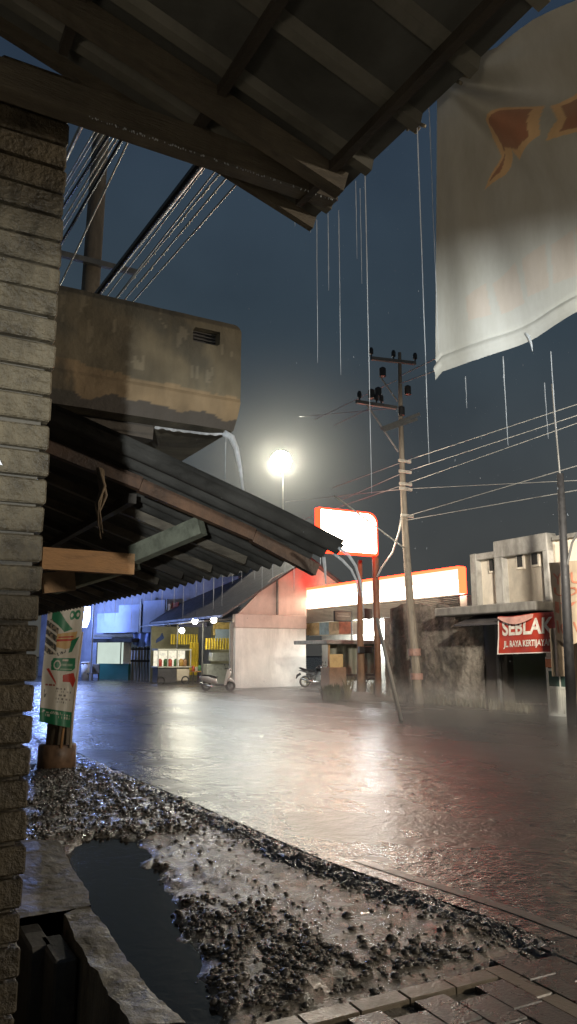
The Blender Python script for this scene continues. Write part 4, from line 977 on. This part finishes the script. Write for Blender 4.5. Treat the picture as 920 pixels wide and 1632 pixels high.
# weeds along the ruined wall
def strip_weeds():
    rq=random.Random(2); mb=MB()
    for k in range(1500):
        s=rq.uniform(14,25); t=17.95-abs(rq.gauss(0,.22)); hh=rq.uniform(.08,.38); b2=rq.uniform(0,6.28); p=Vector((t,s,.04)); w_=Vector((-math.sin(b2),math.cos(b2),0))*.02; q=p+Vector((math.cos(b2)*.1,math.sin(b2)*.1,hh))
        mb.add([p-w_,p+w_,q],[(0,1,2)])
    mb.build('weeds_grass',M('wet_weeds',(.11,.10,.06),.6,.4,6,0),kind='stuff',label='ragged wet weeds along the foot of the dark wall',cat='weeds')
strip_weeds()

# ---------------------------------------------------------------- two wheelers (x forward, y sideways)
def wheel(root,x,r,rw,rimmat):
    w=MB(); w.torus((x,0,r),r-rw,rw,'y',26,8); o=w.build('wheel',rubber_m,root,smooth=True)
    m=MB(); m.torus((x,0,r),r-rw*2.1,.012,'y',22,6)
    for k in range(6):
        an=math.pi*2*k/6; m.tube([(x,0,r),(x+(r-rw*2.1)*math.cos(an),0,r+(r-rw*2.1)*math.sin(an))],.012,5)
    m.tube([(x,-.06,r),(x,.06,r)],.045,10); m.build('rim',rimmat,o)
def sidepoly(P_,w): m=MB(); m.prism([(x,-w/2,z) for x,z in P_],(0,w,0)); return m
def local_root(name,loc,heading,label,cat):
    o=bpy.data.objects.new(name,None); C.objects.link(o); o.location=loc; o.rotation_euler=(0,0,heading); ROOT[o.name]=(Vector((0,0,0)),RF); return props(o,label,cat)
def scooter(loc,heading):
    r=local_root('scooter',loc,heading,'cream and white step-through scooter parked in front of the yellow stall','scooter')
    wheel(r,-.55,.25,.055,steel_m); wheel(r,.60,.25,.055,steel_m)
    body=M('scooter_white',(.62,.58,.52),.25,.1,3,0)
    def lob(pts,rs,nm,mt): m=MB(); m.tube(pts,rs,12); return m.build(nm,mt,r,smooth=True)
    lob([(-.88,0,.60),(-.75,0,.62),(-.45,0,.56),(-.15,0,.48),(-.05,0,.35)],[.05,.14,.18,.15,.07],'rear_body',body)
    m=MB(); m.box(-.08,.38,-.13,.13,.26,.33,.02); m.build('footboard',black_m,r)
    m=sidepoly([(.34,.28),(.44,.30),(.60,.85),(.56,1.0),(.48,.95),(.38,.55)],.30); m.build('leg_shield',body,r)
    m=MB(); m.tube([(.42,0,.46),(.6,0,.53),(.78,0,.42)],[.06,.10,.04],10); m.build('front_mudguard',body,r,smooth=True)
    m=MB(); m.tube([(.60,.06,.25),(.54,.06,.6)],.025,7); m.tube([(.60,-.06,.25),(.54,-.06,.6)],.025,7); m.build('fork',chrome_m,r)
    m=sidepoly([(-.78,.68),(-.70,.76),(-.3,.74),(-.02,.66),(-.05,.60),(-.5,.64)],.25); m.build('seat',black_m,r)
    h=MB(); h.tube([(.42,-.32,1.02),(.50,-.15,1.04),(.52,0,1.0),(.50,.15,1.04),(.42,.32,1.02)],[.02,.02,.06,.02,.02],8); hb=h.build('handlebar',black_m,r,smooth=True)
    for y in (-.3,.3):
        q=MB(); q.tube([(.45,y,1.03),(.42,y*1.1,1.18)],.008,5); q.ball((.42,y*1.1,1.2),.06,8,6,(.4,1,.7)); q.build('mirror',black_m,hb)
    q=MB(); q.ball((.585,0,.98),.085,10,8,(.6,1,.8)); q.build('headlight',chrome_m,r,smooth=True)
    q=MB(); q.ball((-.90,0,.62),.05,8,6,(.5,1.3,.7)); q.build('tail_light',M('red_lens',(.3,.02,.02),.2,.1,3,0),r)
    q=MB(); q.tube([(-.1,-.15,.22),(-.45,-.17,.26),(-.80,-.17,.36)],[.03,.05,.055],9); q.build('exhaust',chrome_m,r,smooth=True)
def motorcycle(loc,heading):
    r=local_root('motorcycle',loc,heading,'black motorcycle with pale wheel rims parked by the white wall','motorcycle')
    gold=M('pale_rim',(.50,.44,.28),.35,.2,3,0,metal=.3)
    wheel(r,-.62,.30,.05,gold); wheel(r,.66,.30,.05,gold)
    bk=M('gloss_black',(.02,.02,.022),.2,.2,3,0)
    m=MB(); m.tube([(-.05,0,.90),(.12,0,.97),(.34,0,.92)],[.08,.15,.06],12); m.build('fuel_tank',bk,r,smooth=True)
    m=sidepoly([(-.95,.98),(-.88,1.02),(-.5,.90),(-.02,.86),(-.02,.78),(-.5,.80),(-.85,.90)],.24); m.build('seat',bk,r)
    m=sidepoly([(-.98,.86),(-.62,.90),(-.1,.76),(-.15,.62),(-.55,.72)],.18); m.build('tail_panel',M('dark_grey_panel',(.07,.07,.07),.3,.2),r)
    m=MB(); m.box(-.16,.22,-.14,.14,.30,.62,.05); m.tube([(.02,0,.6),(.12,0,.78)],.09,9); m.build('engine',M('engine_grey',(.16,.16,.155),.4,.3,9,.3,metal=.5),r)
    m=MB(); m.tube([(.42,0,.95),(.15,0,.32),(-.3,0,.36),(-.62,0,.30)],.03,7); m.tube([(-.3,0,.36),(-.4,0,.78),(.4,0,.88)],.025,7); m.build('frame',bk,r)
    for y in (-.09,.09):
        m=MB(); m.tube([(.66,y,.30),(.42,y,1.02)],.026,8); m.build('fork',chrome_m,r,smooth=True)
    m=MB(); m.tube([(.36,-.36,1.08),(.42,-.15,1.07),(.42,.15,1.07),(.36,.36,1.08)],.016,7); hb=m.build('handlebar',bk,r)
    for y in (-.34,.34):
        q=MB(); q.tube([(.38,y,1.08),(.36,y*1.1,1.24)],.008,5); q.ball((.36,y*1.1,1.26),.06,8,6,(.4,1,.7)); q.build('mirror',bk,hb)
    q=MB(); q.ball((.54,0,.98),.1,10,8,(.7,1,.9)); q.build('headlight',chrome_m,r,smooth=True)
    m=MB(); m.tube([(.40,0,.60),(.62,0,.66),(.85,0,.55)],[.05,.07,.03],9); m.build('front_mudguard',bk,r,smooth=True)
    m=MB(); m.tube([(-.85,0,.70),(-1.02,0,.60),(-1.08,0,.45)],[.06,.06,.03],8); m.build('rear_mudguard',bk,r,smooth=True)
    q=MB(); q.tube([(.1,-.16,.3),(-.3,-.18,.30),(-.85,-.2,.48)],[.03,.055,.065],10); q.build('exhaust',chrome_m,r,smooth=True)
p=pz(347,1102,.05); scooter(RF.world(p[0],p[1],.05),R(-12))
p=pz(506,1096,.055); motorcycle(RF.world(p[0],p[1],.055),R(8))

# ---------------------------------------------------------------- white house with the side wall, stalls to its left
SW=35.3
wh=thing('white_house',(19,38,0),'white walled house with a pink gable and dark roof','house')
T0=ps(374,1098,SW)[0]; T1=ps(488,1093,SW)[0]; zc0=ps(400,1001,SW)[2]; zt0=ps(400,979,SW)[2]
mb=MB(); mb.box(T0,T1,SW,SW+.25,0,zc0,.0); mb.build('side_wall',M('bright_plaster',(.78,.74,.68),.7,.10,2,.2,40,stain=.3),wh)
mb=MB(); mb.box(T0-.05,T1+.02,SW-.06,SW+.28,zc0,zt0,.03); mb.build('wall_band',pink_m,wh)
gS=SW+.6
gp_=[ps(x,y,gS) for x,y in ((378,980),(436,921),(490,893),(545,935),(545,985))]
mb=MB(); mb.prism([(e[0],gS,e[2]) for e in gp_],(0,.2,0)); mb.build('gable',pink_m,wh)
mb=MB(); e=ps(442,940,gS-.1); mb.tube([(e[0],gS-.12,zt0),(e[0],gS-.12,e[2]+.55)],.07,8); mb.build('downpipe',grey_m,wh)
pe,pm,pr=gp_[0],gp_[1],gp_[2]
mb=MB(); mb.prism([(pe[0]-1.0,gS-.35,pe[2]-.15),(pr[0],gS-.35,pr[2]+.06),(pr[0],gS+11,pr[2]+.06),(pe[0]-1.0,gS+11,pe[2]-.15)],(0,0,.12))
mb.prism([(gp_[3][0],gS-.35,gp_[3][2]),(pr[0]+.02,gS-.35,pr[2]+.05),(pr[0]+.02,gS+11,pr[2]+.05),(gp_[3][0],gS+11,gp_[3][2])],(0,0,.12)); mb.build('roof',rooft_m,wh)
# yellow stall row under that roof's street side
ys=thing('yellow_stall',(16.5,40,0),'open roadside stall hung with yellow cloth strips','stall')
def lv(px,py,s): return ps(px,py,s)
mb=MB(); mb.box(T0-.25,T0-.05,SW+.05,SW+.2,0,3.3,.02); e=pt(250,1040,T0); mb.build('corner_post',grey_m,ys)
mb=MB(); mb.box(T0+2.6,T0+2.7,SW+.3,46,0,3.4); mb.box(T0-1,T0+2.6,45.4,45.5,0,3.4); mb.build('back_wall',M('stall_wall',(.35,.33,.22),.8,.3,2,.1),ys)
mb=MB(); mb.prism([(T0-1.6,SW+.3,3.35),(T0+2.7,SW+.3,3.7),(T0+2.7,46,3.7),(T0-1.6,46,3.35)],(0,0,.06)); mb.build('stall_roof',rooft_m,ys)
def strips(px0,px1,y0,y1,s,n,label=None):
    for k in range(n):
        x0=px0+(px1-px0)*k/n;x1=px0+(px1-px0)*(k+.82)/n; a=ps(x0,y1,s);b=ps(x1,y0,s); mb=MB()
        mb.grid(lambda u,v:(a[0]+(b[0]-a[0])*u,s+.05*math.sin(u*3.1)+.02*math.sin(v*6+k),a[2]+(b[2]-a[2])*v),5,6); mb.build('cloth_strip',yellow_m,ys,smooth=True)
strips(272,316,1011,1027,43.5,11); strips(327,366,1017,1035,38.5,9)
mb=MB(); a=ps(301,1076,42.8);b=ps(317,1024,42.8); mb.grid(lambda u,v:(a[0]+(b[0]-a[0])*u,42.8+.07*math.sin(u*22),a[2]+(b[2]-a[2])*v),30,8); mb.build('curtain',yellow_m,ys,smooth=True)
for x,s in ((322,39.5),(281,43),(371,36.5)):
    mb=MB(); a=ps(x,1085,s); mb.tube([(a[0],s,0),(a[0],s,3.4)],.05,8); mb.build('post',steel_m,ys)
mb=MB(); a=ps(338,1054,39.3);b=ps(366,1040,39.3); mb.box(a[0],b[0],39.3,39.8,a[2],b[2],.03); a=ps(330,1080,39.6);b=ps(366,1058,39.6); mb.box(a[0],b[0],39.6,40.2,.05,b[2],.03); mb.build('shelf',M('shelf_grey',(.35,.36,.33),.5,.3,6,.1),ys)
mb=MB(); a=ps(340,1012,39.9);b=ps(368,992,39.9); mb.box(a[0],b[0],39.9,39.95,a[2],b[2]); mb.build('poster',M('stall_poster',(.45,.33,.12),.6,.6,7,0),ys)
mb=MB(); a=ps(343,1022,39.85);b=ps(369,1003,39.85); mb.box(a[0],b[0],39.8,39.85,a[2],b[2]); mb.build('banner',M('stall_blue',(.28,.36,.45),.6,.2),ys)
BULBG='round bare bulbs lighting the roadside stalls'
for px,py,s,lab in ((341,988,37.0,'bare bulb nearest the white house'),(311,990,39.5,'bare bulb above the middle of the yellow stall'),(290,1005,42.5,'smallest bare bulb above the food cart')):
    a=ps(px,py,s); bl=thing('hanging_bulb',(a[0],s,a[2]),lab+', glowing white','bulb',BULBG)
    mb=MB(); mb.ball((a[0],s,a[2]),.17,12,8); mb.build('globe',EM('bulb_glow'+str(px),(1.0,.96,.80),26),bl,smooth=True)
    mb=MB(); mb.tube([(a[0],s,a[2]+.12),(a[0],s,a[2]+.24)],.05,8); mb.tube([(a[0],s,a[2]+.24),(a[0],s,a[2]+.6)],.012,5); mb.build('socket',black_m,bl)
# plain table beside the curtain
wt=thing('wooden_table',(15,42,0),'small wooden table between the food cart and the scooter','table')
a=ps(304,1086,41.0);b=ps(322,1070,41.0); x0,x1=a[0],b[0]
mb=MB(); mb.box(x0,x1,40.7,41.5,.70,.76,.015); mb.build('table_top',palewood_m,wt)
for x in (x0+.05,x1-.05):
    for y in (40.76,41.44): mb=MB(); mb.box(x-.03,x+.03,y-.03,y+.03,.05,.70); mb.build('leg',darktimber_m,wt)
for u,h,c_,nm in ((.2,.30,(.5,.1,.05),'red'),(.5,.24,(.55,.5,.42),'pale'),(.78,.34,(.1,.25,.12),'green')):
    xx=x0+(x1-x0)*u; mb=MB(); mb.tube([(xx,41,.76),(xx,41,.76+h*.75),(xx,41,.76+h)],[.09,.09,.05],9); mb.build('jar',M('table_jar_'+nm,c_,.35,.3,6,0),smooth=True,label='%s food jar standing on the small wooden table'%nm,cat='jar')
# food cart
fc=thing('food_cart',(15,41,0),'food cart with a lit glass display on a dark base','food cart')
s_=41.2; a=ps(251,1088,s_);b=ps(304,1034,s_); c=ps(280,1062,s_); tm=ps(282,1060,s_)[0]
x0,x1=a[0],b[0]; zt_=b[2]; zm=c[2]
mb=MB(); mb.box(x0,tm,s_,s_+.9,.12,zm-.08,.03); mb.build('dark_base',M('cart_dark',(.06,.06,.065),.4,.3,4,.1),fc)
mb=MB(); mb.box(tm+.01,x1-.05,s_-.05,s_+.9,.22,zm-.15,.03); mb.build('pale_base',M('cart_pale',(.52,.46,.36),.5,.2,4,.1),fc)
mb=MB(); mb.box(x0-.05,x1+.05,s_-.1,s_+1.0,zm-.08,zm,.02); mb.box(x0-.05,x1+.05,s_-.08,s_+1.0,zt_-.1,zt_,.02)
for x in (x0,x0+(tm-x0)*.5,tm,x1): mb.box(x-.03,x+.03,s_-.06,s_+0,zm,zt_-.1); 
mb.build('frame',alu_m,fc)
mb=MB(); mb.box(x0+.02,x1-.02,s_+.8,s_+.85,zm,zt_-.1); mb.build('display_back',EM('cart_lit',(1.0,.93,.72),1.2,.4,5),fc)
for k,(u,cl) in enumerate(((.12,(.45,.06,.04)),(.3,(.08,.2,.07)),(.43,(.5,.08,.05)),(.62,(.08,.22,.08)),(.78,(.5,.3,.08)),(.9,(.35,.2,.1)))):
    xx=x0+(x1-x0)*u; mb=MB(); mb.tube([(xx,s_+.35,zm),(xx,s_+.35,zm+.34),(xx,s_+.35,zm+.42)],[.13,.13,.06],9); mb.build('food_jar',M('jar_%d'%k,cl,.3,.4,6,0),fc,smooth=True)
for x in (x0+.2,x1-.3): mb=MB(); mb.torus((x,s_-.05,.25),.21,.04,'y',18,6); mb.build('wheel',rubber_m,fc)
# left end of the street, facing us
def lbox(mb,x0,y0,x1,y1,Y,d,ch=0):
    a=LF.ps(x0,y0,Y);b=LF.ps(x1,y1,Y); xs=sorted((a[0],b[0]));zs=sorted((a[2],b[2])); return mb.box(xs[0],xs[1],Y,Y+d,max(zs[0],0) if zs[0]>-.5 else 0,zs[1],ch)
bh=thing('blue_house',(-3,1,0),'two storey house front washed in blue light at the end of the street','house',None,LF)
mb=MB(); lbox(mb,60,1084,380,918,2.2,.3); mb.build('wall',M('house_front',(.30,.32,.40),.7,.3,1.2,.1,stain=.4),bh)
for (x0,y0,x1,y1) in ((154,975,222,1009),(188,963,224,1008),(227,956,263,1008)):
    mb=MB(); lbox(mb,x0,y1,x1,y0,1.5+(.1 if x0==188 else 0),.08); mb.build('blind',bluelit_m,bh)
for (x0,y0,x1,y1,mt) in ((266,962,272,998,cream_m),(273,960,284,990,M('rust_red_panel',(.28,.07,.04),.7,.3)),(286,962,330,1000,M('violet_panel',(.30,.29,.42),.7,.3,2,.1))):
    mb=MB(); lbox(mb,x0,y1,x1,y0,1.6,.08); mb.build('panel',mt,bh)
mb=MB(); lbox(mb,150,1016,268,1009,.6,1.5); mb.build('ledge',steel_m,bh)
for x in (222,264): mb=MB(); lbox(mb,x-1,1085,x+1,955,1.4,.08); mb.build('post',steel_m,bh)
mb=MB(); a=LF.ps(60,930,1.0); b=LF.ps(380,900,1.0); mb.prism([(a[0],.3,a[2]),(b[0],.3,a[2]+.1),(b[0],4,a[2]+1.6),(a[0],4,a[2]+1.5)],(0,0,.1)); mb.build('roof',rooft_m,bh)
# green and white kiosk
gk=thing('green_kiosk',(-6,0,0),'white lit kiosk with a dark green lower wall','kiosk',None,LF)
mb=MB(); lbox(mb,154,1058,196,1022,.3,.1); mb.build('upper_wall',EM('kiosk_lit_wall',(.80,.95,.85),.8,.15,.8),gk)
mb=MB(); lbox(mb,156,1090,205,1058,.28,.2); mb.build('lower_wall',green_m,gk)
mb=MB(); lbox(mb,196,1058,208,1018,.29,.12); mb.build('side_wall',cream_m,gk)
mb=MB(); lbox(mb,145,1024,210,1017,-.9,1.3); mb.build('awning',black_m,gk)
for x in (154,192): 
    mb=MB(); lbox(mb,x-1,1058,x+1,1022,.22,.07); mb.build('post',black_m,gk)
# wooden gate
gt_=thing('plank_gate',(-2.5,0,0),'wooden plank gate between kiosk and food cart','gate',None,LF)
mb=MB(); n=9
for k in range(n): lbox(mb,209+43*k/n,1089,209+43*(k+.84)/n,1031,.45,.05)
mb.build('planks',M('gate_planks',(.20,.16,.11),.7,.4,3,.3),gt_)
mb=MB(); lbox(mb,208,1055,253,1052,.37,.06); lbox(mb,208,1036,253,1033,.37,.06); mb.build('rail',darktimber_m,gt_)
# sagging blue tarpaulin
mb=MB(); a=LF.ps(212,1010,0);b=LF.ps(263,1007,0); zb_=LF.ps(235,1031,0)[2]
mb.grid(lambda u,v:(a[0]+(b[0]-a[0])*(u+.06*math.sin(v*3)*(.5-u)),-.1-.5*(1-v)*math.sin(math.pi*u)+.08*math.sin(u*26+v*3),a[2]+(zb_-a[2])*(1-v)*(.35+.65*math.sin(math.pi*min(1,max(0,u)))**.6)),60,14)
mb.build('blue_tarpaulin',blue_m,smooth=True,frame=LF,label='sagging blue tarpaulin hung above the plank gate',cat='tarpaulin')
# blue shop sign, lit
bs=thing('blue_sign',(-8,0,0),'glowing blue white shop sign beside the promotional banner','sign',None,LF)
mb=MB(); a=LF.ps(127,1000,-1.5);b=LF.ps(142,967,-1.5); c_=(a[0]+b[0])/2
mb.prism([(a[0]-.5,-1.5,b[2]),(b[0],-1.5,b[2]),(b[0],-1.5,a[2]+.5),(b[0]-.25,-1.5,a[2]),(a[0]-.5,-1.5,a[2])],(0,.12,0)); mb.build('panel',EM('blue_white_glow',(.40,.53,1.0),20),bs)
mb=MB(); a2=LF.ps(144,1085,-1.4); mb.tube([(a2[0],-1.4,0),(a2[0],-1.4,b[2]+.3)],.05,8); mb.build('post',M('pale_blue_post',(.4,.45,.6),.5,.2),bs)
# white bin, brown chair
wb=thing('white_bin',(-8.5,-1,0),'tall white bin standing under the blue sign','bin',None,LF)
mb=MB(); c=LF.ps(136,1083,-1); mb.tube([(c[0],-1,0.03),(c[0],-1,1.1)],[.24,.3],14); mb.build('body',white_m,wb,smooth=True)
mb=MB(); mb.tube([(c[0],-1,1.1),(c[0],-1,1.17),(c[0],-1,1.2)],[.32,.32,.2],14); mb.build('lid',white_m,wb,smooth=True)
st=thing('wooden_stool',(-7.5,-.8,0),'low brown wooden stool left of the green kiosk','stool',None,LF)
c=LF.ps(147,1083,-.8); mb=MB(); mb.box(c[0]-.35,c[0]+.35,-1.1,-.5,.42,.5,.02); mb.build('seat',timber_m,st)
for x in (-.3,.3):
    for y in (-1.05,-.55): mb=MB(); mb.box(c[0]+x-.03,c[0]+x+.03,y-.03,y+.03,.03,.42); mb.build('leg',timber_m,st)
mb=MB(); mb.box(c[0]-.35,c[0]+.35,-.55,-.5,.5,1.05,.02); mb.build('backrest',timber_m,st)

# ---------------------------------------------------------------- lamps
lp=Frame(0,0,A).pt(448,735,23.0); LS=lp[1]; LT=23.0
sl=thing('street_lamp',(LT,LS,0),'tall street lamp whose round white light glares above the lean-to roof','street lamp')
mb=MB(); mb.tube([(LT+.25,LS+.2,0),(LT+.25,LS+.2,lp[2]+.2),(LT+.1,LS+.1,lp[2]+.75)],[.10,.035,.035],10); mb.build('pole',M('pale_steel',(.45,.45,.42),.5,.2,5,0),sl,smooth=True)
mb=MB(); mb.tube([(LT,LS,lp[2]+.5),(LT,LS,lp[2]+.78)],[.35,.15],14); mb.build('cap',steel_m,sl)
mb=MB(); mb.ball((LT,LS,lp[2]),.66,24,16); mb.build('globe',EM('lamp_glow',(1.0,.94,.76),320),sl,smooth=True)
# rain mist lit around the lamp
mb=MB(); mb.ball((LT+.5,LS+.8,lp[2]),11,28,18); mb.build('lamp_mist',MIST('lamp_mist',(.95,.97,.93),.012,.1,11),smooth=True,origin=(LT+.5,LS+.8,lp[2]),kind='stuff',label='pale rain mist glowing around the street lamp',cat='mist')
mb=MB(); mb.box(7.0,17.9,1,27,.12,1.6); mb.build('road_mist',MIST('road_mist',(1.0,.93,.82),.15,.2,None,1.2),kind='stuff',label='thin spray of rain mist hanging over the far lane',cat='mist')

def light(kind,name,loc,energy,col,frame=RF,**kw):
    l=bpy.data.lights.new(name,kind); l.energy=energy; l.color=col
    for k,v in kw.items(): setattr(l,k,v)
    o=bpy.data.objects.new(name,l); C.objects.link(o); o.location=frame.world(*loc); return o
# shop light behind the photographer, cut off above and below by the added slotted wall
so=light('POINT','shop_doorway_light',(-1.5,-2.6,1.6),1650,(.90,.97,1.0),shadow_soft_size=.05)
# unseen wall added behind the photographer, its slot shaped to cut this light
mb=MB(); mb.box(-4,.3,-1.72,-1.6,-.75,1.685); mb.box(-4,.3,-1.72,-1.6,1.893,3.2); mb.box(-4,-2.6,-1.72,-1.6,1.685,1.893); mb.box(.1,.3,-1.72,-1.6,1.685,1.893)
mb.build('light_slot_wall',M('slot_wall_finish',(.2,.18,.15),.8,.2),kind='structure')
fl=light('SPOT','facade_fill_spot',(10.5,6.5,6.5),14000,(1.0,.90,.76),spot_size=R(62),spot_blend=.7,shadow_soft_size=.3)  # added spot out of view, brightens the right-hand facades
fl.rotation_euler=(Vector(RF.world(18,16.5,4.6))-Vector(fl.location)).to_track_quat('-Z','Y').to_euler()
light('POINT','street_light',(10.5,-2.0,3.4),2600,(1.0,.87,.70),shadow_soft_size=.2)
light('POINT','eave_fill_light',(-2.2,-1.2,1.2),70,(1.0,.88,.70),shadow_soft_size=.4)  # added dim fill, brightens the underside of the eave roof
light('POINT','yard_light',(21.75,31.0,2.9),700,(.92,1.0,.98),shadow_soft_size=.35)
light('POINT','wall_fill_light',(14.4,31.0,3.3),380,(.95,1.0,.94),shadow_soft_size=2.2)  # added unseen fill, brightens the white wall and the scooter
light('POINT','stall_light',(14.9,38.0,2.9),420,(1.0,.93,.72),shadow_soft_size=.9)
light('POINT','blue_sign_light',(-6.8,-2.6,4.6),2000,(.28,.42,1.0),LF,shadow_soft_size=.3)

# ---------------------------------------------------------------- night sky
w=bpy.data.worlds.new('World'); bpy.context.scene.world=w; w.use_nodes=True; nt=w.node_tree
for n in list(nt.nodes): nt.nodes.remove(n)
out=N(nt,'ShaderNodeOutputWorld'); bg=N(nt,'ShaderNodeBackground'); sky=N(nt,'ShaderNodeTexSky',sky_type='NISHITA')
sky.sun_disc=False; sky.sun_elevation=R(-4); sky.sun_rotation=R(200); sky.air_density=1.4; sky.dust_density=2.0
tc=N(nt,'ShaderNodeTexCoord'); sep=N(nt,'ShaderNodeSeparateXYZ'); nt.links.new(tc.outputs['Generated'],sep.inputs['Vector'])
rp=ramp(nt,sep.outputs['Z'],[(.0,(.060,.060,.056)),(.16,(.058,.064,.066)),(.40,(.035,.053,.070)),(.75,(.019,.034,.062))])
cn=N(nt,'ShaderNodeTexNoise'); cn.inputs['Scale'].default_value=2.6; cn.inputs['Detail'].default_value=6; nt.links.new(tc.outputs['Generated'],cn.inputs['Vector'])
cm=N(nt,'ShaderNodeMix',data_type='RGBA',blend_type='MULTIPLY'); cm.inputs['Factor'].default_value=1; nt.links.new(rp,cm.inputs['A']); nt.links.new(ramp(nt,cn.outputs['Fac'],[(.3,(.72,.72,.74)),(.7,(1.25,1.24,1.2))]),cm.inputs['B']); rp=cm.outputs['Result']
mx=N(nt,'ShaderNodeMix',data_type='RGBA',blend_type='ADD'); mx.inputs['Factor'].default_value=.02
nt.links.new(rp,mx.inputs['A']); nt.links.new(sky.outputs['Color'],mx.inputs['B'])
nt.links.new(mx.outputs['Result'],bg.inputs['Color']); bg.inputs['Strength'].default_value=1.0
nt.links.new(bg.outputs['Background'],out.inputs['Surface'])

# ---------------------------------------------------------------- camera
cd=bpy.data.cameras.new('camera'); cam=bpy.data.objects.new('camera',cd); C.objects.link(cam)
cam.location=(0,0,H); cam.rotation_euler=(R(90)+PT,0,0); cd.sensor_fit='VERTICAL'; cd.sensor_height=36; cd.lens=36*F/1632; cd.clip_start=.05; cd.clip_end=2000
sc=bpy.context.scene; sc.camera=cam
sc.view_settings.view_transform='Standard'; sc.view_settings.look='None'; sc.view_settings.exposure=0
